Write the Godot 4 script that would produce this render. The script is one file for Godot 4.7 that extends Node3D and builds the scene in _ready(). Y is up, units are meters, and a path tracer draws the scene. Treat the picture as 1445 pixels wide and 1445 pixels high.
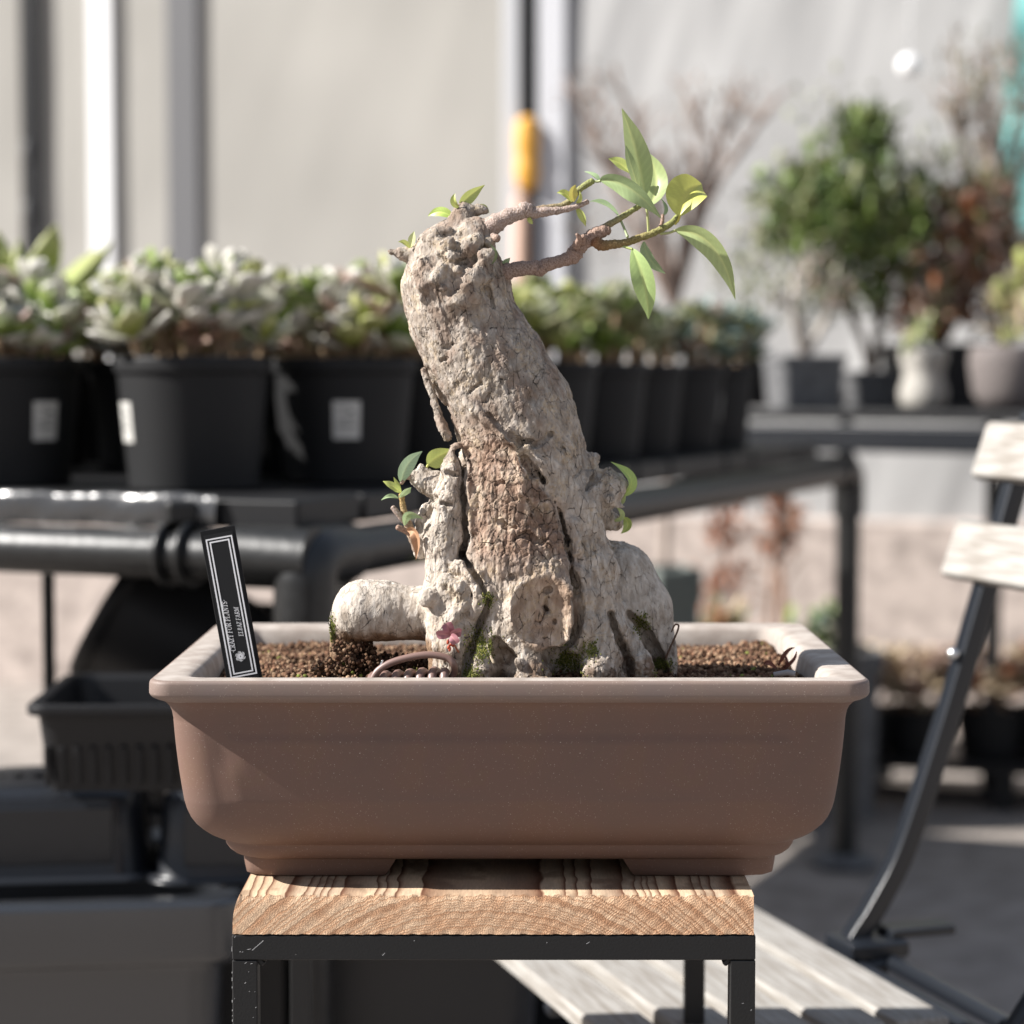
extends Node3D
# A pale-barked bonsai in a brown clay pot on a small stand, in a plant nursery on a sunny day. Units are metres, y is up.

const FOCAL := 3036.0                 # pixels of the 1445-pixel photograph per unit of tangent
const EYE := Vector3(0, 0.913, 0)
const PITCH := 0.06135
const TREE_D := 1.285                 # how far in front of the lens plane the trunk stands
const TREE_S := FOCAL / TREE_D        # pixels per metre there
const RIM_Y := 0.7440                 # top of the bonsai pot's rim
const POT_Z := -1.3465                # middle of the pot
const POT_X := -0.0015
const HX := 0.2045
const HZ := 0.1465

var rng := RandomNumberGenerator.new()
var names := {}
var M := {}


# ---------------------------------------------------------------- mesh builder
class MB:
	var v := PackedVector3Array()
	var n := PackedVector3Array()
	var c := PackedColorArray()
	var uv := PackedVector2Array()
	var ix := PackedInt32Array()
	var tint := Color.WHITE

	func vert(p: Vector3, nn: Vector3, u := Vector2.ZERO) -> int:
		v.append(p)
		n.append(nn)
		c.append(tint)
		uv.append(u)
		return v.size() - 1

	# rows x cols points; wrap joins the last column to the first
	func grid(p: PackedVector3Array, rows: int, cols: int, wrap := false, us := 1.0, vs := 1.0) -> void:
		var first := v.size()
		var mean := Vector3.ZERO
		for q in p:
			mean += q
		mean /= p.size()
		var acc := PackedVector3Array()
		acc.resize(p.size())
		var tris := PackedInt32Array()
		var volume := 0.0
		var cc := cols if wrap else cols - 1
		for r in rows - 1:
			for k in cc:
				var a := r * cols + k
				var b := r * cols + (k + 1) % cols
				var d := a + cols
				var e := b + cols
				for t in [[a, b, e], [a, e, d]]:
					var A: Vector3 = p[t[0]]
					var B: Vector3 = p[t[1]]
					var C: Vector3 = p[t[2]]
					var fn := (C - A).cross(B - A)
					volume += fn.dot(A + B + C - 3.0 * mean)
					acc[t[0]] += fn
					acc[t[1]] += fn
					acc[t[2]] += fn
					tris.append(t[0])
					tris.append(t[1])
					tris.append(t[2])
		var flip := -1.0 if volume < 0.0 else 1.0
		for k in p.size():
			vert(p[k], (acc[k] * flip).normalized() if acc[k].length_squared() > 1e-30 else Vector3.UP, Vector2(float(k % cols) / maxf(1, cols - 1) * us, float(k / cols) / maxf(1, rows - 1) * vs))
		for k in range(0, tris.size(), 3):
			ix.append(first + tris[k])
			ix.append(first + tris[k + 1 if flip > 0 else k + 2])
			ix.append(first + tris[k + 2 if flip > 0 else k + 1])

	func tri(a: int, b: int, cc: int, out: Vector3) -> void:
		ix.append(a)
		if (v[cc] - v[a]).cross(v[b] - v[a]).dot(out) >= 0:
			ix.append(b)
			ix.append(cc)
		else:
			ix.append(cc)
			ix.append(b)

	# a box with chamfered, smooth-shaded edges
	func box(at: Vector3, size: Vector3, turn := Basis.IDENTITY, bevel := 0.0015) -> void:
		var h := size * 0.5
		var bv := minf(bevel, minf(h.x, minf(h.y, h.z)) * 0.49)
		var id := {}
		for axis in 3:
			for s in [-1, 1]:
				for a in [-1, 1]:
					for b in [-1, 1]:
						var p := Vector3.ZERO
						var nn := Vector3.ZERO
						var j := (axis + 1) % 3
						var k := (axis + 2) % 3
						p[axis] = h[axis] * s
						p[j] = (h[j] - bv) * a
						p[k] = (h[k] - bv) * b
						nn[axis] = s
						var u := Vector2(a * 0.5 + 0.5, b * 0.5 + 0.5)
						var sg := Vector3i.ZERO
						sg[axis] = s
						sg[j] = a
						sg[k] = b
						id[[axis, sg]] = vert(at + turn * p, (turn * nn).normalized(), u)
		var quad := func(q: Array, out: Vector3):
			tri(q[0], q[1], q[2], out)
			tri(q[1], q[3], q[2], out)
		for axis in 3:
			var j := (axis + 1) % 3
			var k := (axis + 2) % 3
			for s in [-1, 1]:
				var q := []
				var out := Vector3.ZERO
				out[axis] = s
				for a in [-1, 1]:
					for b in [-1, 1]:
						var sg := Vector3i.ZERO
						sg[axis] = s
						sg[j] = a
						sg[k] = b
						q.append(id[[axis, sg]])
				quad.call(q, turn * out)
			for a in [-1, 1]:          # edges along this axis
				for b in [-1, 1]:
					var q := []
					var out := Vector3.ZERO
					out[j] = a
					out[k] = b
					for s in [-1, 1]:
						var sg := Vector3i.ZERO
						sg[axis] = s
						sg[j] = a
						sg[k] = b
						q.append(id[[j, sg]])
						q.append(id[[k, sg]])
					quad.call(q, turn * out)
		for x in [-1, 1]:
			for y in [-1, 1]:
				for z in [-1, 1]:
					var sg := Vector3i(x, y, z)
					tri(id[[0, sg]], id[[1, sg]], id[[2, sg]], turn * Vector3(x, y, z))

	func tube(pts: Array, radii: Array, sides := 10, dome := true, rough := 0.0, seed_ := 1) -> void:
		var p := PackedVector3Array()
		var rows := 0
		var rr := RandomNumberGenerator.new()
		rr.seed = seed_
		var t: Vector3 = (pts[1] - pts[0]).normalized()
		var side := t.cross(Vector3.UP if absf(t.y) < 0.9 else Vector3.RIGHT).normalized()
		var last := pts.size() - 1
		for k in pts.size():
			var nt: Vector3 = (pts[mini(k + 1, last)] - pts[maxi(k - 1, 0)]).normalized()
			side = (side - nt * side.dot(nt)).normalized()
			var up := nt.cross(side)
			var r: float = radii[mini(k, radii.size() - 1)]
			var rings := [[0.0, 1.0]]
			if k == 0:
				rings = [[-0.6, 0.0], [-0.45, 0.55], [-0.2, 0.88], [0.0, 1.0]] if dome else [[0.0, 0.0], [0.0, 0.999], [0.0, 1.0]]
			elif k == last:
				rings = [[0.0, 1.0], [0.2, 0.88], [0.45, 0.55], [0.6, 0.0]] if dome else [[0.0, 1.0], [0.0, 0.999], [0.0, 0.0]]
			for g in rings:
				for s in sides:
					var ang := TAU * s / sides
					var wob := 1.0 + rough * rr.randf_range(-1, 1)
					p.append(pts[k] + nt * (g[0] * r) + (side * cos(ang) + up * sin(ang)) * (r * g[1] * wob))
				rows += 1
		grid(p, rows, sides, true)

	func lathe(profile: Array, sides := 24, xf := Transform3D.IDENTITY) -> void:
		var p := PackedVector3Array()
		for q in profile:
			for s in sides:
				var ang := TAU * s / sides
				p.append(xf * Vector3(q.x * cos(ang), q.y, q.x * sin(ang)))
		grid(p, profile.size(), sides, true)

	func ball(at: Vector3, r: Vector3, turn := Basis.IDENTITY, rings := 7, sides := 10, rough := 0.0, rr: RandomNumberGenerator = null) -> void:
		var p := PackedVector3Array()
		for k in rings:
			var th := PI * k / (rings - 1)
			for s in sides:
				var ph := TAU * s / sides
				var w := 1.0 + (rough * rr.randf_range(-1, 1) if rr and k > 0 and k < rings - 1 else 0.0)
				p.append(at + turn * (Vector3(sin(th) * cos(ph), cos(th), sin(th) * sin(ph)) * r * w))
		grid(p, rings, sides, true)

	func commit() -> ArrayMesh:
		var a := []
		a.resize(Mesh.ARRAY_MAX)
		a[Mesh.ARRAY_VERTEX] = v
		a[Mesh.ARRAY_NORMAL] = n
		a[Mesh.ARRAY_COLOR] = c
		a[Mesh.ARRAY_TEX_UV] = uv
		a[Mesh.ARRAY_INDEX] = ix
		var m := ArrayMesh.new()
		m.add_surface_from_arrays(Mesh.PRIMITIVE_TRIANGLES, a)
		return m


# ---------------------------------------------------------------- objects
func numbered(called: String) -> String:
	names[called] = names.get(called, -1) + 1
	return called if names[called] == 0 else "%s_%03d" % [called, names[called]]


func tag(o: Node, label: String, category := "", group := "", kind := "") -> Node:
	if label: o.set_meta("label", label)
	if category: o.set_meta("category", category)
	if group: o.set_meta("group", group)
	if kind: o.set_meta("kind", kind)
	return o


func thing(called: String, label: String, category: String, at_ := Vector3.ZERO, group := "") -> Node3D:
	var o := Node3D.new()
	o.name = numbered(called)
	add_child(o)
	o.position = at_
	tag(o, label, category, group)
	return o


# one named mesh; its shape is given in the scene's axes and kept there whatever the parent's place
func obj(called: String, shape, mat: Material, parent: Node3D = null) -> MeshInstance3D:
	var o := MeshInstance3D.new()
	o.mesh = shape.commit() if shape is MB else shape
	if mat: o.material_override = mat
	if parent == null:
		o.name = numbered(called)
		add_child(o)
	else:
		o.name = called
		parent.add_child(o, true)
		var q: Node = parent
		var back := Vector3.ZERO
		while q != self:
			back += q.position
			q = q.get_parent()
		o.position = -back
	return o


func copy(o: Node3D, label: String, at_: Vector3, turn := 0.0, size := 1.0) -> Node3D:
	var r: Node3D = o.duplicate()
	r.name = numbered(String(o.name).rstrip("0123456789").trim_suffix("_"))
	add_child(r)
	r.position = at_
	r.rotation.y = turn
	r.scale = Vector3.ONE * size
	r.set_meta("label", label)
	return r


func at(px: float, py: float, d: float) -> Vector3:
	var r := Vector3((px - 722.5) / FOCAL, -(py - 722.5) / FOCAL, -1).rotated(Vector3.RIGHT, -PITCH)
	return EYE + r * (d / -r.z)


func at_y(px: float, py: float, y: float) -> Vector3:      # the point of that line of sight at that height
	var r := Vector3((px - 722.5) / FOCAL, -(py - 722.5) / FOCAL, -1).rotated(Vector3.RIGHT, -PITCH)
	return EYE + r * ((y - EYE.y) / r.y)


func curve(pts: Array, steps: int) -> Array:               # a smooth line through the points
	var out := []
	for k in pts.size() - 1:
		var a: Vector3 = pts[maxi(k - 1, 0)]
		var b: Vector3 = pts[k]
		var c: Vector3 = pts[k + 1]
		var d: Vector3 = pts[mini(k + 2, pts.size() - 1)]
		for s in steps:
			out.append(b.cubic_interpolate(c, a, d, float(s) / steps))
	out.append(pts[-1])
	return out


func spread(vals: Array, steps: int) -> Array:
	var out := []
	for k in vals.size() - 1:
		for s in steps:
			out.append(lerpf(vals[k], vals[k + 1], float(s) / steps))
	out.append(vals[-1])
	return out


# ---------------------------------------------------------------- materials
func std(linear: Color, rough := 0.8, spec := 0.5, metal := 0.0) -> StandardMaterial3D:
	var m := StandardMaterial3D.new()
	m.albedo_color = linear.linear_to_srgb()
	m.roughness = rough
	m.metallic_specular = spec
	m.metallic = metal
	return m


func noise_tex(freq: float, stops: Array, oct := 4, kind := FastNoiseLite.TYPE_SIMPLEX_SMOOTH, size := 512, seed_ := 1, warp := 0.0) -> NoiseTexture2D:
	var f := FastNoiseLite.new()
	f.noise_type = kind
	f.frequency = freq
	f.seed = seed_
	f.fractal_octaves = oct
	if kind == FastNoiseLite.TYPE_CELLULAR:
		f.cellular_return_type = FastNoiseLite.RETURN_DISTANCE2_SUB
		f.fractal_type = FastNoiseLite.FRACTAL_NONE if oct == 1 else FastNoiseLite.FRACTAL_FBM
	if warp > 0.0:
		f.domain_warp_enabled = true
		f.domain_warp_amplitude = warp
		f.domain_warp_frequency = freq * 1.5
	var t := NoiseTexture2D.new()
	t.width = size
	t.height = size
	t.seamless = true
	t.seamless_blend_skirt = 0.2
	t.noise = f
	if stops.size():
		var g := Gradient.new()
		var off := PackedFloat32Array()
		var col := PackedColorArray()
		for s in stops:
			off.append(s[0])
			col.append(s[1] if s[1] is Color else Color(s[1], s[1], s[1]))
		g.offsets = off
		g.colors = col
		t.color_ramp = g
	return t


func skin(m: StandardMaterial3D, albedo: Texture2D, height: Texture2D, relief_cm: float, per_m: float) -> StandardMaterial3D:
	m.uv1_triplanar = true
	m.uv1_scale = Vector3.ONE * per_m
	if albedo: m.albedo_texture = albedo
	if height:
		m.heightmap_enabled = true
		m.heightmap_texture = height
		m.heightmap_scale = relief_cm
	return m


# fired clay: an even tone, a little mottled, dusted with tiny pale grains
func clay_image(tone: Color, grains: int) -> ImageTexture:
	var size := 1024
	var rr := RandomNumberGenerator.new()
	rr.seed = grains
	var q := FastNoiseLite.new()
	q.noise_type = FastNoiseLite.TYPE_SIMPLEX_SMOOTH
	q.frequency = 0.006
	q.fractal_octaves = 4
	q.seed = grains
	var d := q.get_seamless_image(size / 4, size / 4, false, false, 0.15, true).get_data()
	var small := PackedByteArray()
	small.resize(d.size() * 3)
	var c := tone.linear_to_srgb()
	for k in d.size():
		var f := 0.955 + 0.07 * d[k] / 255.0
		small[k * 3] = int(255 * minf(1.0, c.r * f))
		small[k * 3 + 1] = int(255 * minf(1.0, c.g * (f + 0.02 * (1.0 - d[k] / 128.0))))
		small[k * 3 + 2] = int(255 * minf(1.0, c.b * (f + 0.04 * (1.0 - d[k] / 128.0))))
	var im := Image.create_from_data(size / 4, size / 4, false, Image.FORMAT_RGB8, small)
	im.resize(size, size, Image.INTERPOLATE_CUBIC)
	for k in grains:
		var x := rr.randi() % (size - 4)
		var y := rr.randi() % (size - 4)
		if d[(y / 4) * (size / 4) + x / 4] < rr.randi() % 200:
			continue
		var g := c.lerp(Color(0.80, 0.76, 0.72), rr.randf_range(0.2, 0.8))
		var w := 1 + int(rr.randf() < 0.5) + int(rr.randf() < 0.2) + int(rr.randf() < 0.06)
		im.fill_rect(Rect2i(x, y, w + rr.randi() % 2, w), g)
	return ImageTexture.create_from_image(im)


# bark: a broken net of dark cracks over fibrous, flaky wood -> [colour, height]; share is how much of the net stays closed
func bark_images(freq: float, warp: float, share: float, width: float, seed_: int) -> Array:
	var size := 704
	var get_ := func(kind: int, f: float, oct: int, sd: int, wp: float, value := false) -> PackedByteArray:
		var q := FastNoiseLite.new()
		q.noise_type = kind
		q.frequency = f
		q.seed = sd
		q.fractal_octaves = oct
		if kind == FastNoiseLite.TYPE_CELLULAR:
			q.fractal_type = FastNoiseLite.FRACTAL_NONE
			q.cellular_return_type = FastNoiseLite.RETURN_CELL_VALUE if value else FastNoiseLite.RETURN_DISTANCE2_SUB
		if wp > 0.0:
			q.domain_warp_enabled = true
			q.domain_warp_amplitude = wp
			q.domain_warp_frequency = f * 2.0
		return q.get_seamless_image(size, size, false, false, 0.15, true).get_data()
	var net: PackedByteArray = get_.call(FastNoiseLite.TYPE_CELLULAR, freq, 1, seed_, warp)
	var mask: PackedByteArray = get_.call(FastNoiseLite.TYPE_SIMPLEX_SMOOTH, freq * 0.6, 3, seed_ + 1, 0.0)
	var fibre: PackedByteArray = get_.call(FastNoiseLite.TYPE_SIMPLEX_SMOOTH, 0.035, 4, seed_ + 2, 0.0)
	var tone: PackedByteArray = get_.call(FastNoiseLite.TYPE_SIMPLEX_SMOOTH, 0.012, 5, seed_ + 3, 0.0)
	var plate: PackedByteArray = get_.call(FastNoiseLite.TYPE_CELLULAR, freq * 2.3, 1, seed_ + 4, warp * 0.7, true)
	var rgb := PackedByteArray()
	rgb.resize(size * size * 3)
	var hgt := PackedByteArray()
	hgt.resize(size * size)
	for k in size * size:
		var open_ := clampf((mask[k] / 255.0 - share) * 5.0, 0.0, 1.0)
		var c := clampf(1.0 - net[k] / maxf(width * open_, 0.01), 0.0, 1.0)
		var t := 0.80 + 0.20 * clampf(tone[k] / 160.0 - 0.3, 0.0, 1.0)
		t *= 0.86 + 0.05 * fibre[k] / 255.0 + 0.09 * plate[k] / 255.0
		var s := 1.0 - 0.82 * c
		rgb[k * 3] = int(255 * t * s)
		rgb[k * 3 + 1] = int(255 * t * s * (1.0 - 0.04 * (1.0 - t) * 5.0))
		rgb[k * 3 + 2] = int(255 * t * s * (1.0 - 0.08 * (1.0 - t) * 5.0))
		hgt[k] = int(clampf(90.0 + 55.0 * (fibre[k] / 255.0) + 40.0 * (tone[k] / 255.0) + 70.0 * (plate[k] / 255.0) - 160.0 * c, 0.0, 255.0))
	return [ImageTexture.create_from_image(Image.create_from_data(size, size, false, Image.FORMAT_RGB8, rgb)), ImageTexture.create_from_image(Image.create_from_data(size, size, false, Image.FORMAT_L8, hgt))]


func materials() -> void:
	var g := func(x: float) -> Color: return Color(x, x, x)
	var grain := noise_tex(0.02, [[0.0, 0.62], [0.5, 0.86], [1.0, 1.0]], 5)
	var bumps := noise_tex(0.03, [], 5, FastNoiseLite.TYPE_SIMPLEX_SMOOTH, 512, 7)
	var bark_tone := noise_tex(0.03, [[0.2, Color(0.72, 0.67, 0.62)], [0.5, Color(0.9, 0.88, 0.85)], [0.75, Color.WHITE]], 5, FastNoiseLite.TYPE_SIMPLEX_SMOOTH, 512, 11)
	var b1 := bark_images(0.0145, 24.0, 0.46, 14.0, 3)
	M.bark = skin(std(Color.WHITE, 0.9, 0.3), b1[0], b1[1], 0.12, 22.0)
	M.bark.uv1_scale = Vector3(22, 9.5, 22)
	M.bark.vertex_color_use_as_albedo = true
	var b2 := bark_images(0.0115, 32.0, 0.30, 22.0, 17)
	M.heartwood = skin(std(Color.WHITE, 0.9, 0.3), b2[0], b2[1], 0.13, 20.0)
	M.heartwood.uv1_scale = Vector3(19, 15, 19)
	M.heartwood.vertex_color_use_as_albedo = true
	M.twig = skin(std(Color.WHITE, 0.75, 0.4), bark_tone, bumps, 0.05, 45.0)
	M.twig.vertex_color_use_as_albedo = true
	# clay with fine pale specks
	var fine := noise_tex(0.22, [], 3, FastNoiseLite.TYPE_SIMPLEX_SMOOTH, 512, 5)
	M.clay = skin(std(Color.WHITE, 0.62, 0.4), clay_image(Color(0.152, 0.092, 0.070), 2600), fine, 0.005, 8.0)
	M.clay_lip = skin(std(Color.WHITE, 0.6, 0.45), clay_image(Color(0.195, 0.142, 0.119), 4200), fine, 0.005, 8.0)
	M.clay_rim = skin(std(Color(0.42, 0.375, 0.335), 0.7, 0.4), noise_tex(0.012, [[0.25, Color(0.85, 0.83, 0.82)], [0.55, Color(0.94, 0.93, 0.925)], [0.8, Color.WHITE]], 5, FastNoiseLite.TYPE_SIMPLEX_SMOOTH, 512, 33), fine, 0.012, 7.0)
	M.steel = skin(std(Color(0.012, 0.012, 0.0122), 0.55, 0.4), null, bumps, 0.006, 30.0)
	M.scratch = std(Color(0.45, 0.45, 0.45), 0.5)
	M.black_plastic = skin(std(Color(0.010, 0.010, 0.011), 0.45, 0.4), null, bumps, 0.01, 12.0)
	M.pot_plastic = skin(std(Color(0.012, 0.0122, 0.013), 0.62, 0.35), null, fine, 0.01, 6.0)
	M.pipe = skin(std(Color(0.013, 0.0132, 0.0132), 0.38, 0.5), grain, bumps, 0.03, 5.0)
	M.film = skin(std(Color(0.03, 0.03, 0.031), 0.22, 0.9), null, bumps, 0.15, 3.0)
	M.blue_plastic = skin(std(Color(0.011, 0.0125, 0.016), 0.33, 0.5), null, bumps, 0.02, 5.0)
	M.grey_plastic = skin(std(Color(0.17, 0.172, 0.178), 0.6, 0.4), grain, null, 0.0, 3.0)
	M.pale_plastic = std(Color(0.022, 0.024, 0.028), 0.25, 0.7)
	M.sticker = std(Color(0.5, 0.49, 0.46), 0.6)
	M.sticker_ink = std(Color(0.12, 0.12, 0.12), 0.6)
	M.white_print = std(Color(0.72, 0.72, 0.73), 0.5)
	M.tag = skin(std(Color(0.008, 0.008, 0.0085), 0.5, 0.3), null, fine, 0.004, 20.0)
	M.tag_sheet = skin(std(Color(0.012, 0.012, 0.0125), 0.45, 0.35), null, fine, 0.006, 25.0)
	M.wire = std(Color(0.19, 0.115, 0.095), 0.42, 0.6)
	M.granule = std(Color.WHITE, 0.95, 0.2)
	M.granule.vertex_color_use_as_albedo = true
	M.soil = skin(std(Color(0.10, 0.055, 0.032), 0.95, 0.2), grain, bumps, 0.4, 20.0)
	M.moss = std(Color.WHITE, 0.95, 0.2)
	M.moss.vertex_color_use_as_albedo = true
	M.leaf = std(Color.WHITE, 0.42, 0.5)
	M.leaf.vertex_color_use_as_albedo = true
	M.leaf.backlight_enabled = true
	M.leaf.backlight = g.call(0.75)
	M.petal = std(Color.WHITE, 0.6, 0.4)
	M.petal.vertex_color_use_as_albedo = true
	M.petal.backlight_enabled = true
	M.petal.backlight = g.call(0.5)
	M.succulent = skin(std(Color.WHITE, 0.5, 0.5), grain, null, 0.0, 8.0)
	M.succulent.vertex_color_use_as_albedo = true
	M.succulent.backlight_enabled = true
	M.succulent.backlight = g.call(0.4)
	M.slat = skin(std(Color(0.35, 0.335, 0.312), 0.8, 0.25), noise_tex(0.012, [[0.2, Color(0.82, 0.80, 0.78)], [0.5, Color(0.92, 0.915, 0.91)], [0.8, Color.WHITE]], 5, FastNoiseLite.TYPE_SIMPLEX_SMOOTH, 512, 41), bumps, 0.008, 5.0)
	M.slat.uv1_scale = Vector3(2.2, 30, 30)
	M.chair_metal = std(Color(0.010, 0.012, 0.016), 0.3, 0.5)
	M.bolt = std(Color(0.7, 0.7, 0.7), 0.15, 0.5, 1.0)
	M.cloth = skin(std(Color(0.435, 0.418, 0.385), 0.9, 0.2), noise_tex(0.006, [[0.2, 0.9], [0.8, 1.0]], 3, FastNoiseLite.TYPE_SIMPLEX_SMOOTH, 256, 51), null, 0.0, 0.6)
	M.sheet = skin(std(Color(0.42, 0.416, 0.41), 0.6, 0.4), noise_tex(0.006, [[0.2, 0.92], [0.8, 1.0]], 3, FastNoiseLite.TYPE_SIMPLEX_SMOOTH, 256, 52), null, 0.0, 0.7)
	M.plaster = skin(std(Color(0.60, 0.515, 0.465), 0.9, 0.2), grain, bumps, 0.2, 1.2)
	M.white_paint = std(Color(0.86, 0.86, 0.86), 0.5)
	M.grey_paint = std(Color(0.12, 0.12, 0.125), 0.6)
	M.teal = std(Color(0.16, 0.42, 0.40), 0.7)
	M.orange = std(Color(0.75, 0.38, 0.05), 0.6)
	M.peach = std(Color(0.62, 0.42, 0.32), 0.7)
	M.ground = skin(std(Color(0.34, 0.302, 0.272), 0.92, 0.2), noise_tex(0.01, [[0.2, 0.84], [0.5, 0.93], [0.8, 1.0]], 6, FastNoiseLite.TYPE_SIMPLEX_SMOOTH, 1024, 61), bumps, 0.3, 0.8)
	M.ceramic = skin(std(Color(0.52, 0.49, 0.44), 0.55, 0.4), grain, null, 0.0, 9.0)
	M.stone_bowl = skin(std(Color(0.23, 0.20, 0.19), 0.7, 0.3), grain, null, 0.0, 9.0)
	M.dry = std(Color.WHITE, 0.9, 0.2)
	M.dry.vertex_color_use_as_albedo = true


# ---------------------------------------------------------------- the trunk: a field of joined round cones, meshed as surface nets
var PA := PackedVector3Array()
var BA := PackedVector3Array()
var IL := PackedFloat32Array()
var RA := PackedFloat32Array()
var RB := PackedFloat32Array()
var KK := PackedFloat32Array()
var OP := PackedInt32Array()


func tp(x: float, y: float, z := 0.0) -> Vector3:     # the trunk's own front view: pixels across and down, millimetres towards the front
	return at(x, y, TREE_D) + Vector3(0, 0, z * 0.001)


func cone(a: Vector3, b: Vector3, ra: float, rb: float, k := 16.0, op := 0) -> void:   # radii and blend in pixels
	PA.append(a)
	BA.append(b - a)
	IL.append(1.0 / maxf((b - a).length_squared(), 1e-12))
	RA.append(ra / TREE_S)
	RB.append(rb / TREE_S)
	KK.append(k / TREE_S)
	OP.append(op)


func chain(pts: Array, k := 16.0, op := 0) -> void:   # [x, y, z, r] ...
	for i in pts.size() - 1:
		var p: Array = pts[i]
		var q: Array = pts[i + 1]
		cone(tp(p[0], p[1], p[2]), tp(q[0], q[1], q[2]), p[3], q[3], k, op)


func one(i: int, p: Vector3) -> float:
	var a := PA[i]
	var ba := BA[i]
	var t := clampf((p - a).dot(ba) * IL[i], 0.0, 1.0)
	return p.distance_to(a + ba * t) - (RA[i] + (RB[i] - RA[i]) * t)


func field(p: Vector3, list: PackedInt32Array) -> float:
	var d := 1.0
	for i in list:
		var a := PA[i]
		var ba := BA[i]
		var t := clampf((p - a).dot(ba) * IL[i], 0.0, 1.0)
		var q := p.distance_to(a + ba * t) - (RA[i] + (RB[i] - RA[i]) * t)
		var k := KK[i]
		if OP[i] == 0:
			if q - d >= k:
				continue
			var h := maxf(k - absf(d - q), 0.0) / k
			d = minf(d, q) - h * h * k * 0.25
		else:
			q = -q
			if d - q >= k:
				continue
			var h := maxf(k - absf(d - q), 0.0) / k
			d = maxf(d, q) + h * h * k * 0.25
	return d


func everything() -> PackedInt32Array:
	return PackedInt32Array(range(PA.size()))


# chains that lie on the bark: their depth is found by marching to it from the front; out is how far they stand proud, in millimetres
func on_bark(pts: Array, out: float, k := 6.0, op := 0) -> void:
	var all := everything()
	var laid := []
	var dense := []
	for i in pts.size() - 1:
		var a := Vector3(pts[i][0], pts[i][1], pts[i][2])
		var b := Vector3(pts[i + 1][0], pts[i + 1][1], pts[i + 1][2])
		var steps := maxi(1, int(Vector2(b.x - a.x, b.y - a.y).length() / 14.0))
		for j in steps:
			var q := a.lerp(b, float(j) / steps)
			var sway := 1.6 * sin(q.y * 0.37 + q.x * 0.11) if steps > 1 and j > 0 else 0.0
			dense.append([q.x + sway, q.y, q.z * (1.0 + 0.22 * sin(q.y * 0.53 + q.x * 0.29))])
	dense.append(pts[-1])
	for p in dense:
		var z := 90.0
		for s in 60:
			var d := field(tp(p[0], p[1], z), all)
			if d < 0.0003:
				break
			z -= maxf(d * 900.0, 0.3)
			if z < -60.0:
				break
		laid.append([p[0], p[1], maxf(z, -40.0) + out, p[2]])
	if laid.size() == 1:
		laid.append([laid[0][0] + 0.5, laid[0][1], laid[0][2], laid[0][3]])
	chain(laid, k, op)


# a slit: the same line cut at the surface and again deeper
func slit(pts: Array, deep := 3.0, k := 3.0) -> void:
	var before := PA.size()
	var wide := []
	for q in pts:
		wide.append([q[0], q[1], q[2] * (1.18 if pts.size() > 2 else 1.0)])
	on_bark(wide, -0.6, k, 1)
	var n := PA.size() - before
	for layer in [[0.5, 0.92], [1.0, 0.85], [1.5, 0.75]]:
		for i in n:
			var j: int = before + i
			PA.append(PA[j] - Vector3(0, 0, deep * 0.001 * layer[0]))
			BA.append(BA[j])
			IL.append(IL[j])
			RA.append(RA[j] * layer[1])
			RB.append(RB[j] * layer[1])
			KK.append(KK[j])
			OP.append(1)


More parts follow.
